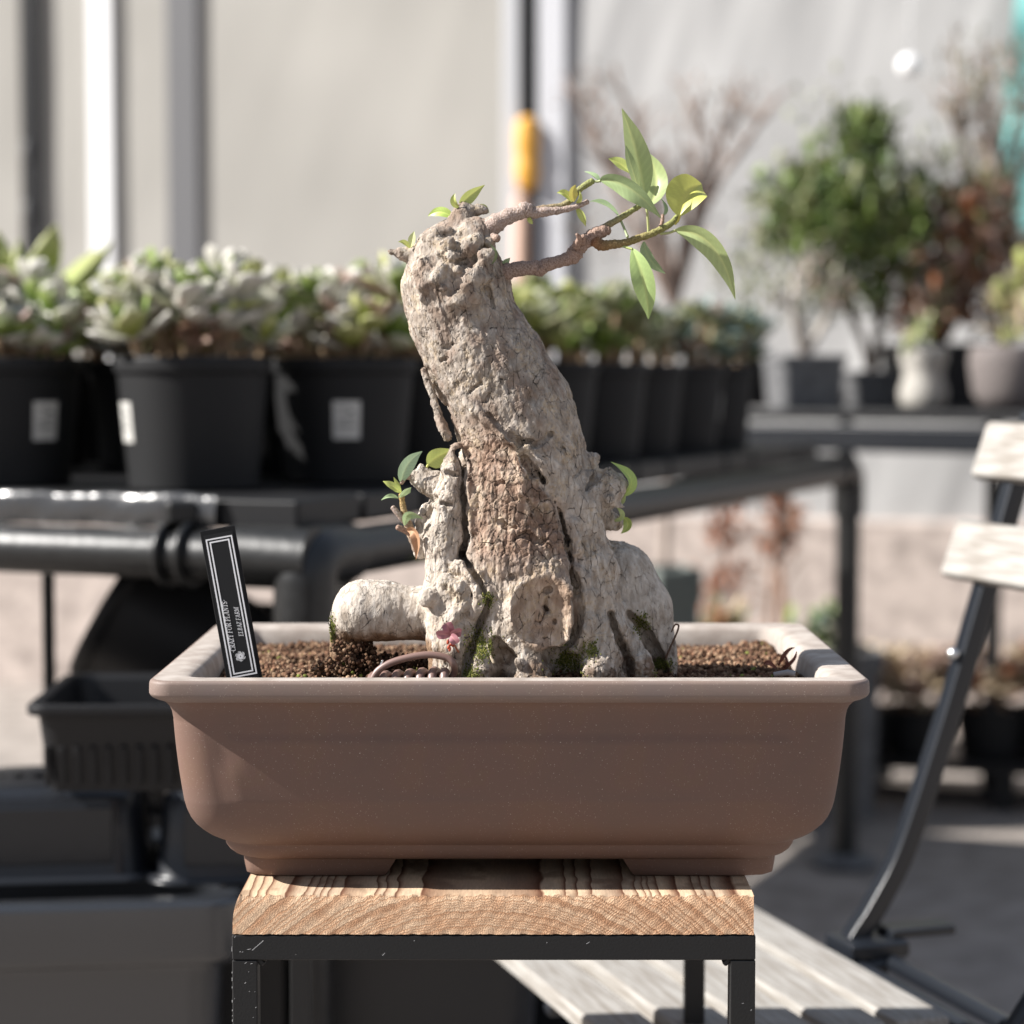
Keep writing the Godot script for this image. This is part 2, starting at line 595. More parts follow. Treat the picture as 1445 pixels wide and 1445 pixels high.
func trunk_shape() -> void:
	# the leaning main stem
	chain([[639, 358, 0, 46], [642, 398, 0, 69], [652, 448, 0, 68], [687, 515, 0, 76], [723, 578, 0, 79], [739, 632, 0, 79], [735, 700, 0, 88], [736, 790, 0, 98], [742, 870, -2, 102], [746, 985, -4, 106]], 26)
	# left column of bark
	chain([[646, 636, 17, 12], [641, 668, 20, 17], [637, 700, 21, 20], [628, 760, 18, 27], [637, 830, 20, 35], [646, 900, 22, 40], [652, 985, 22, 44]], 12)
	# right column
	chain([[796, 652, 8, 16], [818, 716, 12, 27], [834, 800, 15, 33], [846, 880, 18, 35], [852, 985, 18, 41]], 14)
	# hump of the root behind on the right
	chain([[836, 794, -20, 34], [870, 824, -22, 56], [892, 870, -20, 59], [905, 930, -20, 52], [910, 990, -20, 52]], 12)
	# root that lies out to the left
	chain([[640, 866, 0, 40], [602, 864, 4, 36], [568, 864, 5, 34], [542, 860, 5, 40], [514, 860, 5, 44]], 14)
	chain([[490, 880, 0, 25], [486, 915, -2, 18], [484, 960, -4, 20]], 14)
	# small root in front of the hump, and its toe
	chain([[868, 862, 6, 18], [884, 892, 16, 13], [896, 916, 22, 14]], 6)
	chain([[900, 926, 24, 17], [908, 946, 24, 15]], 5)
	# foot roots at the front
	chain([[692, 870, 20, 30], [686, 925, 30, 28], [682, 985, 32, 34]], 12)
	chain([[742, 905, 28, 32], [750, 945, 35, 30], [754, 985, 34, 36]], 10)
	chain([[848, 890, 22, 36], [838, 940, 34, 26], [832, 985, 34, 28]], 10)
	# snags on the left
	chain([[645, 700, 8, 22], [614, 684, 6, 19], [594, 676, 6, 12], [574, 668, 6, 6]], 10)
	chain([[604, 674, 6, 9], [597, 661, 6, 6]], 5)
	chain([[622, 742, 6, 24], [604, 757, 6, 19], [594, 778, 5, 10]], 8)
	chain([[607, 712, 8, 10], [592, 738, 8, 5]], 5)
	# knob on the right
	chain([[808, 702, 0, 34], [842, 693, 4, 31], [860, 688, 4, 24]], 8)
	chain([[856, 676, 4, 13], [858, 662, 4, 6]], 5)
	chain([[870, 692, 6, 12], [880, 684, 6, 7]], 5)
	chain([[864, 708, 8, 10], [874, 716, 8, 7]], 4)
	chain([[812, 656, 2, 20], [835, 650, 2, 9], [841, 645, 2, 6]], 8)
	chain([[846, 728, -2, 22], [868, 738, -4, 11]], 7)
	# crown knots
	chain([[650, 322, 4, 22], [655, 303, 4, 16]], 7)
	chain([[662, 300, 4, 10], [675, 297, 4, 8], [684, 298, 4, 7]], 4)
	chain([[652, 350, 8, 28], [676, 336, 14, 25], [690, 326, 14, 15]], 8)
	chain([[676, 370, 8, 30], [694, 384, 6, 19], [708, 387, 6, 12]], 8)
	chain([[597, 356, 2, 13], [578, 360, 0, 9], [566, 359, 0, 7], [551, 354, 0, 4]], 6)
	# the cut stub low on the front
	chain([[752, 810, 18, 46], [766, 852, 33, 58]], 10)
	chain([[746, 786, 26, 34], [775, 802, 30, 34]], 8)
	# raised lips, burrs and knots
	on_bark([[652, 556, 5], [688, 590, 7], [722, 620, 8]], 0.6, 8)
	on_bark([[648, 792, 12], [672, 806, 13], [684, 830, 12], [672, 858, 10]], 1.6, 5)
	on_bark([[630, 812, 10], [652, 822, 12], [655, 845, 11], [640, 862, 9]], 0.4, 5)
	on_bark([[606, 836, 14]], 1.8, 4)
	on_bark([[728, 640, 7], [735, 662, 8], [736, 690, 6]], 1.0, 4)
	on_bark([[660, 650, 6], [664, 700, 7], [668, 745, 5]], 0.3, 6)
	on_bark([[812, 800, 10], [822, 815, 12], [828, 850, 10], [824, 880, 10], [808, 905, 8]], 1.2, 5)
	on_bark([[808, 735, 7], [812, 770, 8]], 0.8, 5)
	on_bark([[672, 394, 14], [684, 384, 11]], 2.0, 6)
	on_bark([[640, 428, 9], [668, 420, 14]], 0.5, 8)
	on_bark([[600, 372, 8], [610, 396, 9]], 0.4, 8)
	on_bark([[612, 342, 8], [632, 352, 9], [655, 352, 7]], 0.6, 6)
	chain([[676, 390, 28, 10], [684, 374, 31, 7], [683, 362, 31, 6]], 4)
	chain([[681, 364, 31, 7], [692, 362, 32, 7]], 3)
	chain([[690, 396, 27, 6], [680, 400, 32, 6]], 3)
	chain([[686, 400, 25, 7], [693, 395, 30, 6]], 3)
	on_bark([[658, 409, 6]], 2.0, 3)
	on_bark([[636, 344, 7]], 1.2, 4)
	on_bark([[690, 345, 8], [694, 341, 5]], 1.0, 4)
	on_bark([[858, 702, 8]], 1.0, 3)
	on_bark([[602, 338, 6], [618, 330, 7], [634, 328, 6]], 1.0, 3)
	on_bark([[620, 360, 5], [640, 366, 6], [656, 362, 5]], 1.0, 3)
	on_bark([[592, 388, 6], [600, 408, 7], [598, 424, 5]], 0.8, 4)
	on_bark([[624, 384, 8], [616, 398, 8]], 0.6, 4)
	on_bark([[648, 384, 6]], 1.4, 3)
	on_bark([[628, 410, 5]], 1.4, 3)
	on_bark([[664, 352, 12], [672, 344, 11]], 3.0, 3)
	on_bark([[662, 945, 10], [674, 938, 11]], 3.0, 4)
	on_bark([[712, 936, 12], [730, 922, 9]], 2.0, 4)
	on_bark([[756, 946, 11], [772, 950, 9]], 3.0, 4)
	# hollow of the cut stub: a bowl with a sharp rim and bored holes
	cone(tp(752, 838, 56), tp(758, 866, 56), 38, 40, 2.5, 1)
	cone(tp(778, 848, 56), tp(778, 880, 57), 36, 38, 3.0, 1)
	cone(tp(768, 822, 54), tp(776, 824, 54), 28, 27, 4.0, 1)
	cone(tp(732, 884, 62), tp(735, 888, 62), 22, 22, 4.0, 1)
	slit([[766, 846, 4.2], [771, 853, 3.6]], 5.0)
	slit([[772, 832, 1.4], [769, 842, 1.6], [765, 862, 1.6], [762, 872, 1.2]], 2.0, 1.5)
	slit([[774, 822, 3], [768, 825, 2.4]], 1.5)
	slit([[754, 866, 2.4], [759, 868, 1.8]], 2.0)
	slit([[781, 866, 2], [782, 868, 1.8]], 1.5)
	slit([[722, 805, 2.6], [723, 806, 2.6]], 2.0, 1.5)
	# the seams between the columns, cut deep into the bark
	slit([[604, 520, 4], [618, 548, 6], [630, 580, 7], [644, 618, 7], [655, 655, 5], [655, 700, 4.5], [660, 750, 6], [654, 782, 5.5]], 8.0)
	slit([[654, 780, 5], [674, 806, 4], [690, 838, 4], [680, 868, 5], [668, 905, 5], [657, 940, 6]], 6.0)
	slit([[740, 646, 8], [752, 662, 8]], 3.0, 5)
	slit([[750, 650, 3], [772, 688, 3.2], [790, 722, 3.6], [800, 760, 4], [806, 800, 5], [811, 838, 6.5], [815, 866, 9], [804, 896, 8], [786, 912, 7]], 8.5)
	slit([[690, 584, 3], [712, 604, 4], [734, 622, 4], [748, 618, 3]], 2.0)
	slit([[858, 858, 4], [868, 888, 5], [882, 930, 7], [890, 962, 9]], 7.0)
	slit([[886, 864, 6], [902, 886, 9], [922, 914, 11], [934, 958, 14]], 5.0)
	slit([[778, 916, 12], [798, 932, 18], [796, 972, 22]], 6.0, 4)
	slit([[702, 894, 8], [712, 918, 13], [708, 946, 12]], 5.0, 4)
	slit([[664, 932, 6], [662, 965, 12]], 4.0, 4)
	slit([[646, 668, 3], [632, 664, 3]], 1.5, 2)
	slit([[640, 708, 2.5], [626, 706, 3]], 1.5, 2)
	slit([[636, 622, 3], [648, 632, 4]], 3.0, 2)
	# folds about the crown and little checks in the neck
	slit([[668, 380, 4], [660, 372, 4], [650, 374, 3]], 2.0, 2)
	slit([[688, 410, 3], [694, 424, 3], [697, 436, 2]], 2.0, 2)
	slit([[642, 486, 1.8], [634, 492, 2.2], [628, 491, 1.6]], 1.2, 1.5)
	slit([[634, 506, 1.8], [624, 510, 2]], 1.2, 1.5)
	slit([[680, 540, 1.6], [670, 548, 2.2], [664, 554, 1.6]], 1.2, 1.5)
	slit([[692, 554, 2], [686, 566, 2.4]], 1.2, 1.5)
	slit([[700, 680, 2], [712, 676, 2]], 1.0, 1.5)
	slit([[706, 730, 2], [716, 738, 2], [728, 738, 1.6]], 1.0, 1.5)
	slit([[744, 700, 2], [756, 720, 2.4], [770, 742, 2]], 1.2, 1.5)
	slit([[728, 752, 2], [742, 746, 2.2], [752, 754, 2], [766, 760, 1.6]], 1.2, 1.5)
	# clefts under the snag and beside the knob
	slit([[600, 704, 5], [618, 700, 5]], 3.0)
	slit([[846, 666, 4], [836, 676, 5], [826, 690, 3]], 4.0)
	slit([[852, 716, 4], [878, 722, 6]], 2.0)
	slit([[806, 672, 2.5], [820, 660, 2.5]], 1.5, 2)
	slit([[776, 610, 2], [764, 622, 3], [752, 626, 3]], 1.5, 2)
	# a strip of bark that stands clear of the stem on the left
	chain([[598, 521, 3, 3.5], [606, 545, 5, 5], [616, 574, 7, 5], [627, 601, 9, 7.5], [632, 618, 10, 6.5]], 1.5)


var _cell := 0.0
var _lo := Vector3.ZERO
var _grid := Vector3i.ZERO
var _done := []


# halves a cube of cells until it is 4 cells wide, dropping those that the surface cannot cross
func net_cube(bx: int, by: int, bz: int, size: int, list: PackedInt32Array) -> void:
	var R := size * _cell * 0.8661
	var mid := _lo + (Vector3(bx, by, bz) + Vector3.ONE * size * 0.5) * _cell
	var n := list.size()
	var ds := PackedFloat32Array()
	ds.resize(n)
	var least := 1.0
	for i in n:
		var q := one(list[i], mid)
		ds[i] = q
		if q < least and OP[list[i]] == 0:
			least = q
	if least > R + 0.012:
		return
	var kept := PackedInt32Array()
	for i in n:
		var j := list[i]
		if ds[i] < (least + 2.0 * R if OP[j] == 0 else R) + KK[j]:
			kept.append(j)
	if absf(field(mid, kept)) > R * 1.25:
		return
	if size > 4:
		var h := size / 2
		for k in 8:
			net_cube(bx + (k & 1) * h, by + ((k >> 1) & 1) * h, bz + (k >> 2) * h, h, kept)
		return
	list = kept
	const B := 4
	var cell := _cell
	var origin := _lo + Vector3(bx, by, bz) * cell
	var s := PackedFloat32Array()
	s.resize((B + 1) * (B + 1) * (B + 1))
	var w := 0
	for z in B + 1:
		for y in B + 1:
			for x in B + 1:
				s[w] = field(origin + Vector3(x, y, z) * cell, list)
				w += 1
	var verts := PackedVector3Array()
	var ids := PackedInt32Array()
	var marks := PackedInt32Array()
	const P := B + 1
	for z in B:
		for y in B:
			for x in B:
				var at_ := (z * P + y) * P + x
				var s0 := s[at_]
				var s1 := s[at_ + 1]
				var s2 := s[at_ + P]
				var s3 := s[at_ + P + 1]
				var s4 := s[at_ + P * P]
				var s5 := s[at_ + P * P + 1]
				var s6 := s[at_ + P * P + P]
				var s7 := s[at_ + P * P + P + 1]
				var m := int(s0 < 0) + int(s1 < 0) + int(s2 < 0) + int(s3 < 0) + int(s4 < 0) + int(s5 < 0) + int(s6 < 0) + int(s7 < 0)
				if m == 0 or m == 8:
					continue
				var sum := Vector3.ZERO
				var cnt := 0
				if (s0 < 0) != (s1 < 0): sum += Vector3(s0 / (s0 - s1), 0, 0); cnt += 1
				if (s2 < 0) != (s3 < 0): sum += Vector3(s2 / (s2 - s3), 1, 0); cnt += 1
				if (s4 < 0) != (s5 < 0): sum += Vector3(s4 / (s4 - s5), 0, 1); cnt += 1
				if (s6 < 0) != (s7 < 0): sum += Vector3(s6 / (s6 - s7), 1, 1); cnt += 1
				if (s0 < 0) != (s2 < 0): sum += Vector3(0, s0 / (s0 - s2), 0); cnt += 1
				if (s1 < 0) != (s3 < 0): sum += Vector3(1, s1 / (s1 - s3), 0); cnt += 1
				if (s4 < 0) != (s6 < 0): sum += Vector3(0, s4 / (s4 - s6), 1); cnt += 1
				if (s5 < 0) != (s7 < 0): sum += Vector3(1, s5 / (s5 - s7), 1); cnt += 1
				if (s0 < 0) != (s4 < 0): sum += Vector3(0, 0, s0 / (s0 - s4)); cnt += 1
				if (s1 < 0) != (s5 < 0): sum += Vector3(1, 0, s1 / (s1 - s5)); cnt += 1
				if (s2 < 0) != (s6 < 0): sum += Vector3(0, 1, s2 / (s2 - s6)); cnt += 1
				if (s3 < 0) != (s7 < 0): sum += Vector3(1, 1, s3 / (s3 - s7)); cnt += 1
				# which of the three edges at this cell's low corner the surface crosses, and which way
				var e := 0
				if (s0 < 0) != (s1 < 0): e |= 1
				if (s0 < 0) != (s2 < 0): e |= 2
				if (s0 < 0) != (s4 < 0): e |= 4
				if s0 < 0: e |= 8
				ids.append(((bz + z) * _grid.y + by + y) * _grid.x + bx + x)
				marks.append(e)
				verts.append(origin + (Vector3(x, y, z) + sum / cnt) * cell)
	_done.append([verts, ids, marks])


func surface_nets(lo: Vector3, hi: Vector3, cell: float) -> Array:
	const B := 32
	var nb := Vector3i(((hi - lo) / (cell * B)).ceil())
	_cell = cell
	_lo = lo
	_grid = nb * B + Vector3i.ONE
	_done = []
	for bz in nb.z:
		for by in nb.y:
			for bx in nb.x:
				net_cube(bx * B, by * B, bz * B, B, everything())
	var verts := PackedVector3Array()
	var where := {}
	var inside := {}
	for d in _done:
		for k in d[1].size():
			where[d[1][k]] = verts.size() + k
			inside[d[1][k]] = d[2][k]
		verts.append_array(d[0])
	var ix := PackedInt32Array()
	var step := [1, _grid.x, _grid.x * _grid.y]
	for id in where:
		var e: int = inside[id]
		for ax in 3:
			if not (e & (1 << ax)):
				continue
			var u: int = step[(ax + 1) % 3]
			var v: int = step[(ax + 2) % 3]
			var b: int = where.get(id - u, -1)
			var c: int = where.get(id - u - v, -1)
			var d: int = where.get(id - v, -1)
			if b < 0 or c < 0 or d < 0:
				continue
			var a: int = where[id]
			if not (e & 8):
				ix.append_array([a, b, c, a, c, d])
			else:
				ix.append_array([a, c, b, a, d, c])
	return [verts, ix]


func normals_of(v: PackedVector3Array, ix: PackedInt32Array) -> PackedVector3Array:
	var n := PackedVector3Array()
	n.resize(v.size())
	for t in range(0, ix.size(), 3):
		var a := ix[t]
		var b := ix[t + 1]
		var c := ix[t + 2]
		var f := (v[c] - v[a]).cross(v[b] - v[a])
		n[a] += f
		n[b] += f
		n[c] += f
	for k in n.size():
		n[k] = n[k].normalized()
	return n


func line_at(pts: Array, y: float) -> float:            # x of a polyline [[x, y] ...] at the height y
	if y <= pts[0][1]: return pts[0][0]
	for k in pts.size() - 1:
		if y <= pts[k + 1][1]:
			return lerpf(pts[k][0], pts[k + 1][0], (y - pts[k][1]) / (pts[k + 1][1] - pts[k][1]))
	return pts[-1][0]


func nz(f: float, kind := FastNoiseLite.TYPE_SIMPLEX_SMOOTH, oct := 3, seed_ := 1) -> FastNoiseLite:
	var q := FastNoiseLite.new()
	q.noise_type = kind
	q.frequency = f
	q.fractal_octaves = oct
	q.seed = seed_
	if oct == 1:
		q.fractal_type = FastNoiseLite.FRACTAL_NONE
	if kind == FastNoiseLite.TYPE_CELLULAR:
		q.cellular_return_type = FastNoiseLite.RETURN_DISTANCE2_SUB
		q.domain_warp_enabled = true
		q.domain_warp_amplitude = 2.0
		q.domain_warp_frequency = 0.2
	return q


func trunk_mesh() -> ArrayMesh:
	trunk_shape()
	var got := surface_nets(tp(440, 985, -62), tp(980, 275, 66), 0.0013)
	var v: PackedVector3Array = got[0]
	var ix: PackedInt32Array = got[1]
	var n := normals_of(v, ix)
	# halve every edge
	var half := {}
	var fine := PackedInt32Array()
	var big := 1 << 22
	for t in range(0, ix.size(), 3):
		var q := [ix[t], ix[t + 1], ix[t + 2]]
		var m := [0, 0, 0]
		for k in 3:
			var a: int = q[k]
			var b: int = q[(k + 1) % 3]
			var key := mini(a, b) * big + maxi(a, b)
			var got_: int = half.get(key, -1)
			if got_ < 0:
				got_ = v.size()
				half[key] = got_
				v.append((v[a] + v[b]) * 0.5)
				n.append((n[a] + n[b]).normalized())
			m[k] = got_
		fine.append_array([q[0], m[0], m[2], m[0], q[1], m[1], m[2], m[1], q[2], m[0], m[1], m[2]])
	ix = fine
	var coarse := nz(0.06, FastNoiseLite.TYPE_SIMPLEX_SMOOTH, 3, 2)
	var small := nz(0.35, FastNoiseLite.TYPE_SIMPLEX_SMOOTH, 2, 3)
	var ridge := nz(0.30, FastNoiseLite.TYPE_SIMPLEX_SMOOTH, 3, 4)
	var cells := nz(0.15, FastNoiseLite.TYPE_CELLULAR, 1, 5)
	var flakes := nz(0.26, FastNoiseLite.TYPE_CELLULAR, 1, 6)
	var warts := nz(0.13, FastNoiseLite.TYPE_CELLULAR, 1, 7)
	warts.cellular_return_type = FastNoiseLite.RETURN_DISTANCE
	warts.domain_warp_amplitude = 1.0
	var plates := nz(0.19, FastNoiseLite.TYPE_CELLULAR, 1, 15)
	plates.cellular_return_type = FastNoiseLite.RETURN_CELL_VALUE
	plates.domain_warp_amplitude = 3.0
	plates.domain_warp_frequency = 0.25
	var plates2 := nz(0.42, FastNoiseLite.TYPE_CELLULAR, 1, 16)
	plates2.cellular_return_type = FastNoiseLite.RETURN_CELL_VALUE
	plates2.domain_warp_amplitude = 1.6
	plates2.domain_warp_frequency = 0.4
	var blotch := nz(0.05, FastNoiseLite.TYPE_SIMPLEX_SMOOTH, 4, 8)
	var left := [[640, 600], [655, 640], [660, 700], [664, 760], [686, 820], [700, 850]]
	var right := [[690, 584], [738, 640], [784, 712], [800, 760], [806, 800], [812, 850]]
	var col := PackedColorArray()
	col.resize(v.size())
	var inner := PackedByteArray()
	inner.resize(v.size())
	var origin := tp(722.5, 722.5, 0)
	for k in v.size():
		var p := (v[k] - origin) * 1000.0
		var x := 722.5 + p.x * TREE_S * 0.001
		var y := 722.5 - p.y * TREE_S * 0.001 * 1.003
		var front := clampf(n[k].z * 2.0 + 0.2, 0.0, 1.0)
		# masks
		var panel := smoothstep(-3.0, 5.0, x - line_at(left, y)) * smoothstep(-3.0, 5.0, line_at(right, y) - x) * smoothstep(590.0, 630.0, y) * (1.0 - smoothstep(770.0, 800.0, y)) * front
		var stem := 1.0 - smoothstep(590.0, 690.0, y)
		var stub := (1.0 - smoothstep(42.0, 52.0, Vector2(x - 768.0, (y - 856.0) * 0.9).length())) * front
		var smooth_root := maxf(smoothstep(856.0, 884.0, x) * smoothstep(742.0, 780.0, y) * (1.0 - smoothstep(8.0, 14.0, p.z)), 1.0 - smoothstep(596.0, 612.0, x)) * smoothstep(740.0, 800.0, y)
		# relief, in millimetres
		var c0 := coarse.get_noise_3dv(p)
		var s0 := small.get_noise_3dv(p)
		var lean := Vector3(p.x + p.y * 0.42 * stem, p.y * 0.20, p.z)
		var r0 := ridge.get_noise_3dv(lean)
		var crack := 1.0 - smoothstep(-1.0, -0.86, cells.get_noise_3dv(Vector3(p.x, p.y * 0.6, p.z)))
		var flake := 1.0 - smoothstep(-1.0, -0.85, flakes.get_noise_3dv(Vector3(lean.x, p.y * 0.3, p.z)))
		var wart := smoothstep(-0.80, -0.93, warts.get_noise_3dv(p))
		var b0 := blotch.get_noise_3dv(p)
		var rough := 1.0 - 0.8 * smooth_root
		var d := c0 * 1.3 * rough + s0 * 0.10
		d += r0 * (0.42 * stem + 0.5 * (1.0 - stem) * (1.0 - panel)) * rough
		d -= panel * (0.7 + 0.7 * crack)
		d -= (1.0 - panel) * (1.0 - smooth_root) * (1.0 - stub) * flake * 0.4 * smoothstep(-0.1, 0.3, b0)
		# plates of bark, each at its own height with a crisp edge
		var pl := plates.get_noise_3dv(Vector3(lean.x, p.y * 0.45 + p.z * 0.2, p.z))
		var pl2 := plates2.get_noise_3dv(Vector3(lean.x, p.y * 0.55, p.z))
		d += (pl * 0.42 + pl2 * 0.22) * (1.0 - 0.6 * smooth_root) * (1.0 - 0.5 * stub)
		d += stem * wart * 0.4 * smoothstep(0.0, 0.3, -b0 + 0.1)
		d += panel * r0 * 0.9
		v[k] += n[k] * d * 0.001
		# what the bark is coloured
		var grey := Color(0.42, 0.385, 0.35)
		var pale := Color(0.65, 0.605, 0.55)
		var brown := Color(0.34, 0.245, 0.19)
		var red := Color(0.34, 0.235, 0.18)
		var t := smoothstep(-0.25, 0.35, b0 + 0.35 * s0)
		var w := grey.lerp(pale, t * 0.5 + 0.3 * wart * stem)
		w = w.lerp(brown, stem * 0.5 * smoothstep(0.0, 0.4, -b0 + 0.3 * r0))
		w = w.lerp(pale, (1.0 - stem) * (1.0 - panel) * 0.75)
		w = w.lerp(Color(0.68, 0.645, 0.595), smooth_root * 0.85)
		var halo := smoothstep(-30.0, 10.0, x - line_at(left, y)) * smoothstep(-30.0, 10.0, line_at(right, y) - x) * smoothstep(560.0, 640.0, y) * (1.0 - smoothstep(790.0, 850.0, y)) * front
		w = w.lerp(red.lerp(Color(0.58, 0.475, 0.39), smoothstep(-0.25, 0.35, b0 + 0.6 * r0)), maxf(panel * 0.85, halo * 0.6))
		w = w.lerp(Color(0.42, 0.31, 0.235).lerp(Color(0.56, 0.46, 0.38), smoothstep(-0.2, 0.3, b0)), stub * 0.85)
		w = w.lerp(Color(0.55, 0.44, 0.28), 0.4 * smoothstep(0.2, 0.5, s0 * 0.6 + b0) * (1.0 - smooth_root))
		w *= 1.0 + 0.13 * pl + 0.09 * pl2
		# soil stain and dirt just above the ground
		var stain := smoothstep(905.0, 950.0, y + 40.0 * b0 + 30.0 * c0)
		w = w.lerp(Color(0.16, 0.095, 0.06), stain * 0.8 * smoothstep(-0.35, 0.2, s0 * 0.5 + 0.8 * c0))
		if x < 612.0 and y > 850.0:
			w = w.lerp(Color(0.27, 0.16, 0.085), smoothstep(886.0, 902.0, y + 16.0 * b0) * 0.85)
		col[k] = w
		inner[k] = int(panel > 0.5)
	n = normals_of(v, ix)
	var of_bark := PackedInt32Array()
	var of_heart := PackedInt32Array()
	for t in range(0, ix.size(), 3):
		if inner[ix[t]] + inner[ix[t + 1]] + inner[ix[t + 2]] > 1:
			of_heart.append_array([ix[t], ix[t + 1], ix[t + 2]])
		else:
			of_bark.append_array([ix[t], ix[t + 1], ix[t + 2]])
	var m := ArrayMesh.new()
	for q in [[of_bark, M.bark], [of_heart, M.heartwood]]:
		var a := []
		a.resize(Mesh.ARRAY_MAX)
		# only the points that this surface uses
		var to := PackedInt32Array()
		to.resize(v.size())
		to.fill(-1)
		var vv := PackedVector3Array()
		var nn := PackedVector3Array()
		var cc := PackedColorArray()
		var ii := PackedInt32Array()
		for i in q[0]:
			if to[i] < 0:
				to[i] = vv.size()
				vv.append(v[i])
				nn.append(n[i])
				cc.append(col[i])
			ii.append(to[i])
		a[Mesh.ARRAY_VERTEX] = vv
		a[Mesh.ARRAY_NORMAL] = nn
		a[Mesh.ARRAY_COLOR] = cc
		a[Mesh.ARRAY_INDEX] = ii
		m.add_surface_from_arrays(Mesh.PRIMITIVE_TRIANGLES, a)
		m.surface_set_material(m.get_surface_count() - 1, q[1])
	return m


# ---------------------------------------------------------------- leaves and twigs of the bonsai
# a leaf from base to tip through mid; roll turns it about its length, 0 faces the front
func leaf_mesh(base: Vector3, mid: Vector3, tip: Vector3, width: float, roll: float, fold: float, tone: Color, rr: RandomNumberGenerator, blunt := false) -> MB:
	var mb := MB.new()
	var ctrl := mid * 2.0 - (base + tip) * 0.5
	var rows := 42
	var cols := 11
	var pts := PackedVector3Array()
	var tints := []
	var phase := rr.randf() * TAU
	for r in rows:
		var t := float(r) / (rows - 1)
		var p := base.lerp(ctrl, t).lerp(ctrl.lerp(tip, t), t)
		var tang := (ctrl.lerp(tip, t) - base.lerp(ctrl, t)).normalized()
		var face := Vector3(0, 0, 1)
		if absf(tang.z) > 0.9: face = Vector3(0, 1, 0)
		face = (face - tang * face.dot(tang)).normalized().rotated(tang, roll)
		var side := tang.cross(face).normalized()
		var w := width * 0.5 * pow(sin(PI * pow(clampf(t * 0.98 + 0.01, 0, 1), 0.86)), 0.85) * (1.0 - 0.25 * smoothstep(0.72, 1.0, t))
		if blunt: w = width * 0.5 * sqrt(maxf(0.0, 1.0 - pow(2.0 * pow(t, 1.4) - 1.0, 4.0)))
		w = maxf(w, width * 0.035 * (1.0 - t) + 0.00012)
		for k in cols:
			var s := float(k) / (cols - 1) * 2.0 - 1.0
			var bend := fold * absf(s) - 0.06 * exp(-s * s * 40.0) + 0.07 * sin(t * 9.0 + phase + s * 1.5) * absf(s)
			pts.append(p + side * (s * w * cos(fold * 0.6)) + face * (bend * w))
			var vein := exp(-s * s * 60.0)
			var rib := 0.90 + 0.10 * pow(0.5 + 0.5 * sin(t * 62.0 - absf(s) * 9.0), 3.0) - 0.05 * float(rr.randf() < 0.04)
			tints.append((tone * rib).lerp(Color(tone.r * 1.25 + 0.08, tone.g * 1.15 + 0.07, tone.b * 1.1 + 0.03), vein * 0.6))
	mb.grid(pts, rows, cols)
	for k in tints.size():
		mb.c[k] = tints[k]
	return mb


func grow_leaf(tree: Node3D, b: Array, m: Array, t: Array, width_px: float, roll: float, fold: float, tone_: Color, stalk: Array = []) -> void:
	var tone := Color(tone_.r * 1.3 + 0.06, tone_.g * 1.25 + 0.06, tone_.b * 1.25 + 0.07)
	var mb := leaf_mesh(tp(b[0], b[1], b[2]), tp(m[0], m[1], m[2]), tp(t[0], t[1], t[2]), width_px * 0.88 / TREE_S, roll, fold, tone, rng)
	var o := obj("leaf", mb, M.leaf, tree)
	if stalk.size():
		var q := MB.new()
		q.tint = Color(tone.r * 1.1 + 0.02, tone.g * 1.0, tone.b)
		q.tube(curve([tp(stalk[0], stalk[1], stalk[2]), tp((stalk[0] + b[0]) * 0.5 + 1.0, (stalk[1] + b[1]) * 0.5 + 1.0, (stalk[2] + b[2]) * 0.5), tp(b[0], b[1], b[2])], 4), [2.4 / TREE_S, 1.8 / TREE_S], 7)
		obj("leaf_stalk", q, M.leaf, o)


func twig(tree: Node3D, called: String, pts: Array, tone: Color, tone2: Color, parent: Node3D = null) -> Node3D:
	var line := []
	var rad := []
	for p in pts:
		line.append(tp(p[0], p[1], p[2]))
		rad.append(p[3] / TREE_S)
	var c := curve(line, 7)
	var r := spread(rad, 7)
	for k in r.size():
		r[k] *= 1.0 + 0.10 * sin(k * 1.9) * sin(k * 0.7) + 0.05 * rng.randf_range(-1, 1)
	var mb := MB.new()
	mb.tube(c, r, 14, true, 0.022, 5)
	for k in mb.v.size():
		var f := float(k) / mb.v.size()
		var j := rng.randf_range(0.9, 1.06)
		var w := tone.lerp(tone2, f)
		mb.c[k] = Color(w.r * j, w.g * j, w.b * j)
	return obj(called, mb, M.twig, parent if parent else tree)


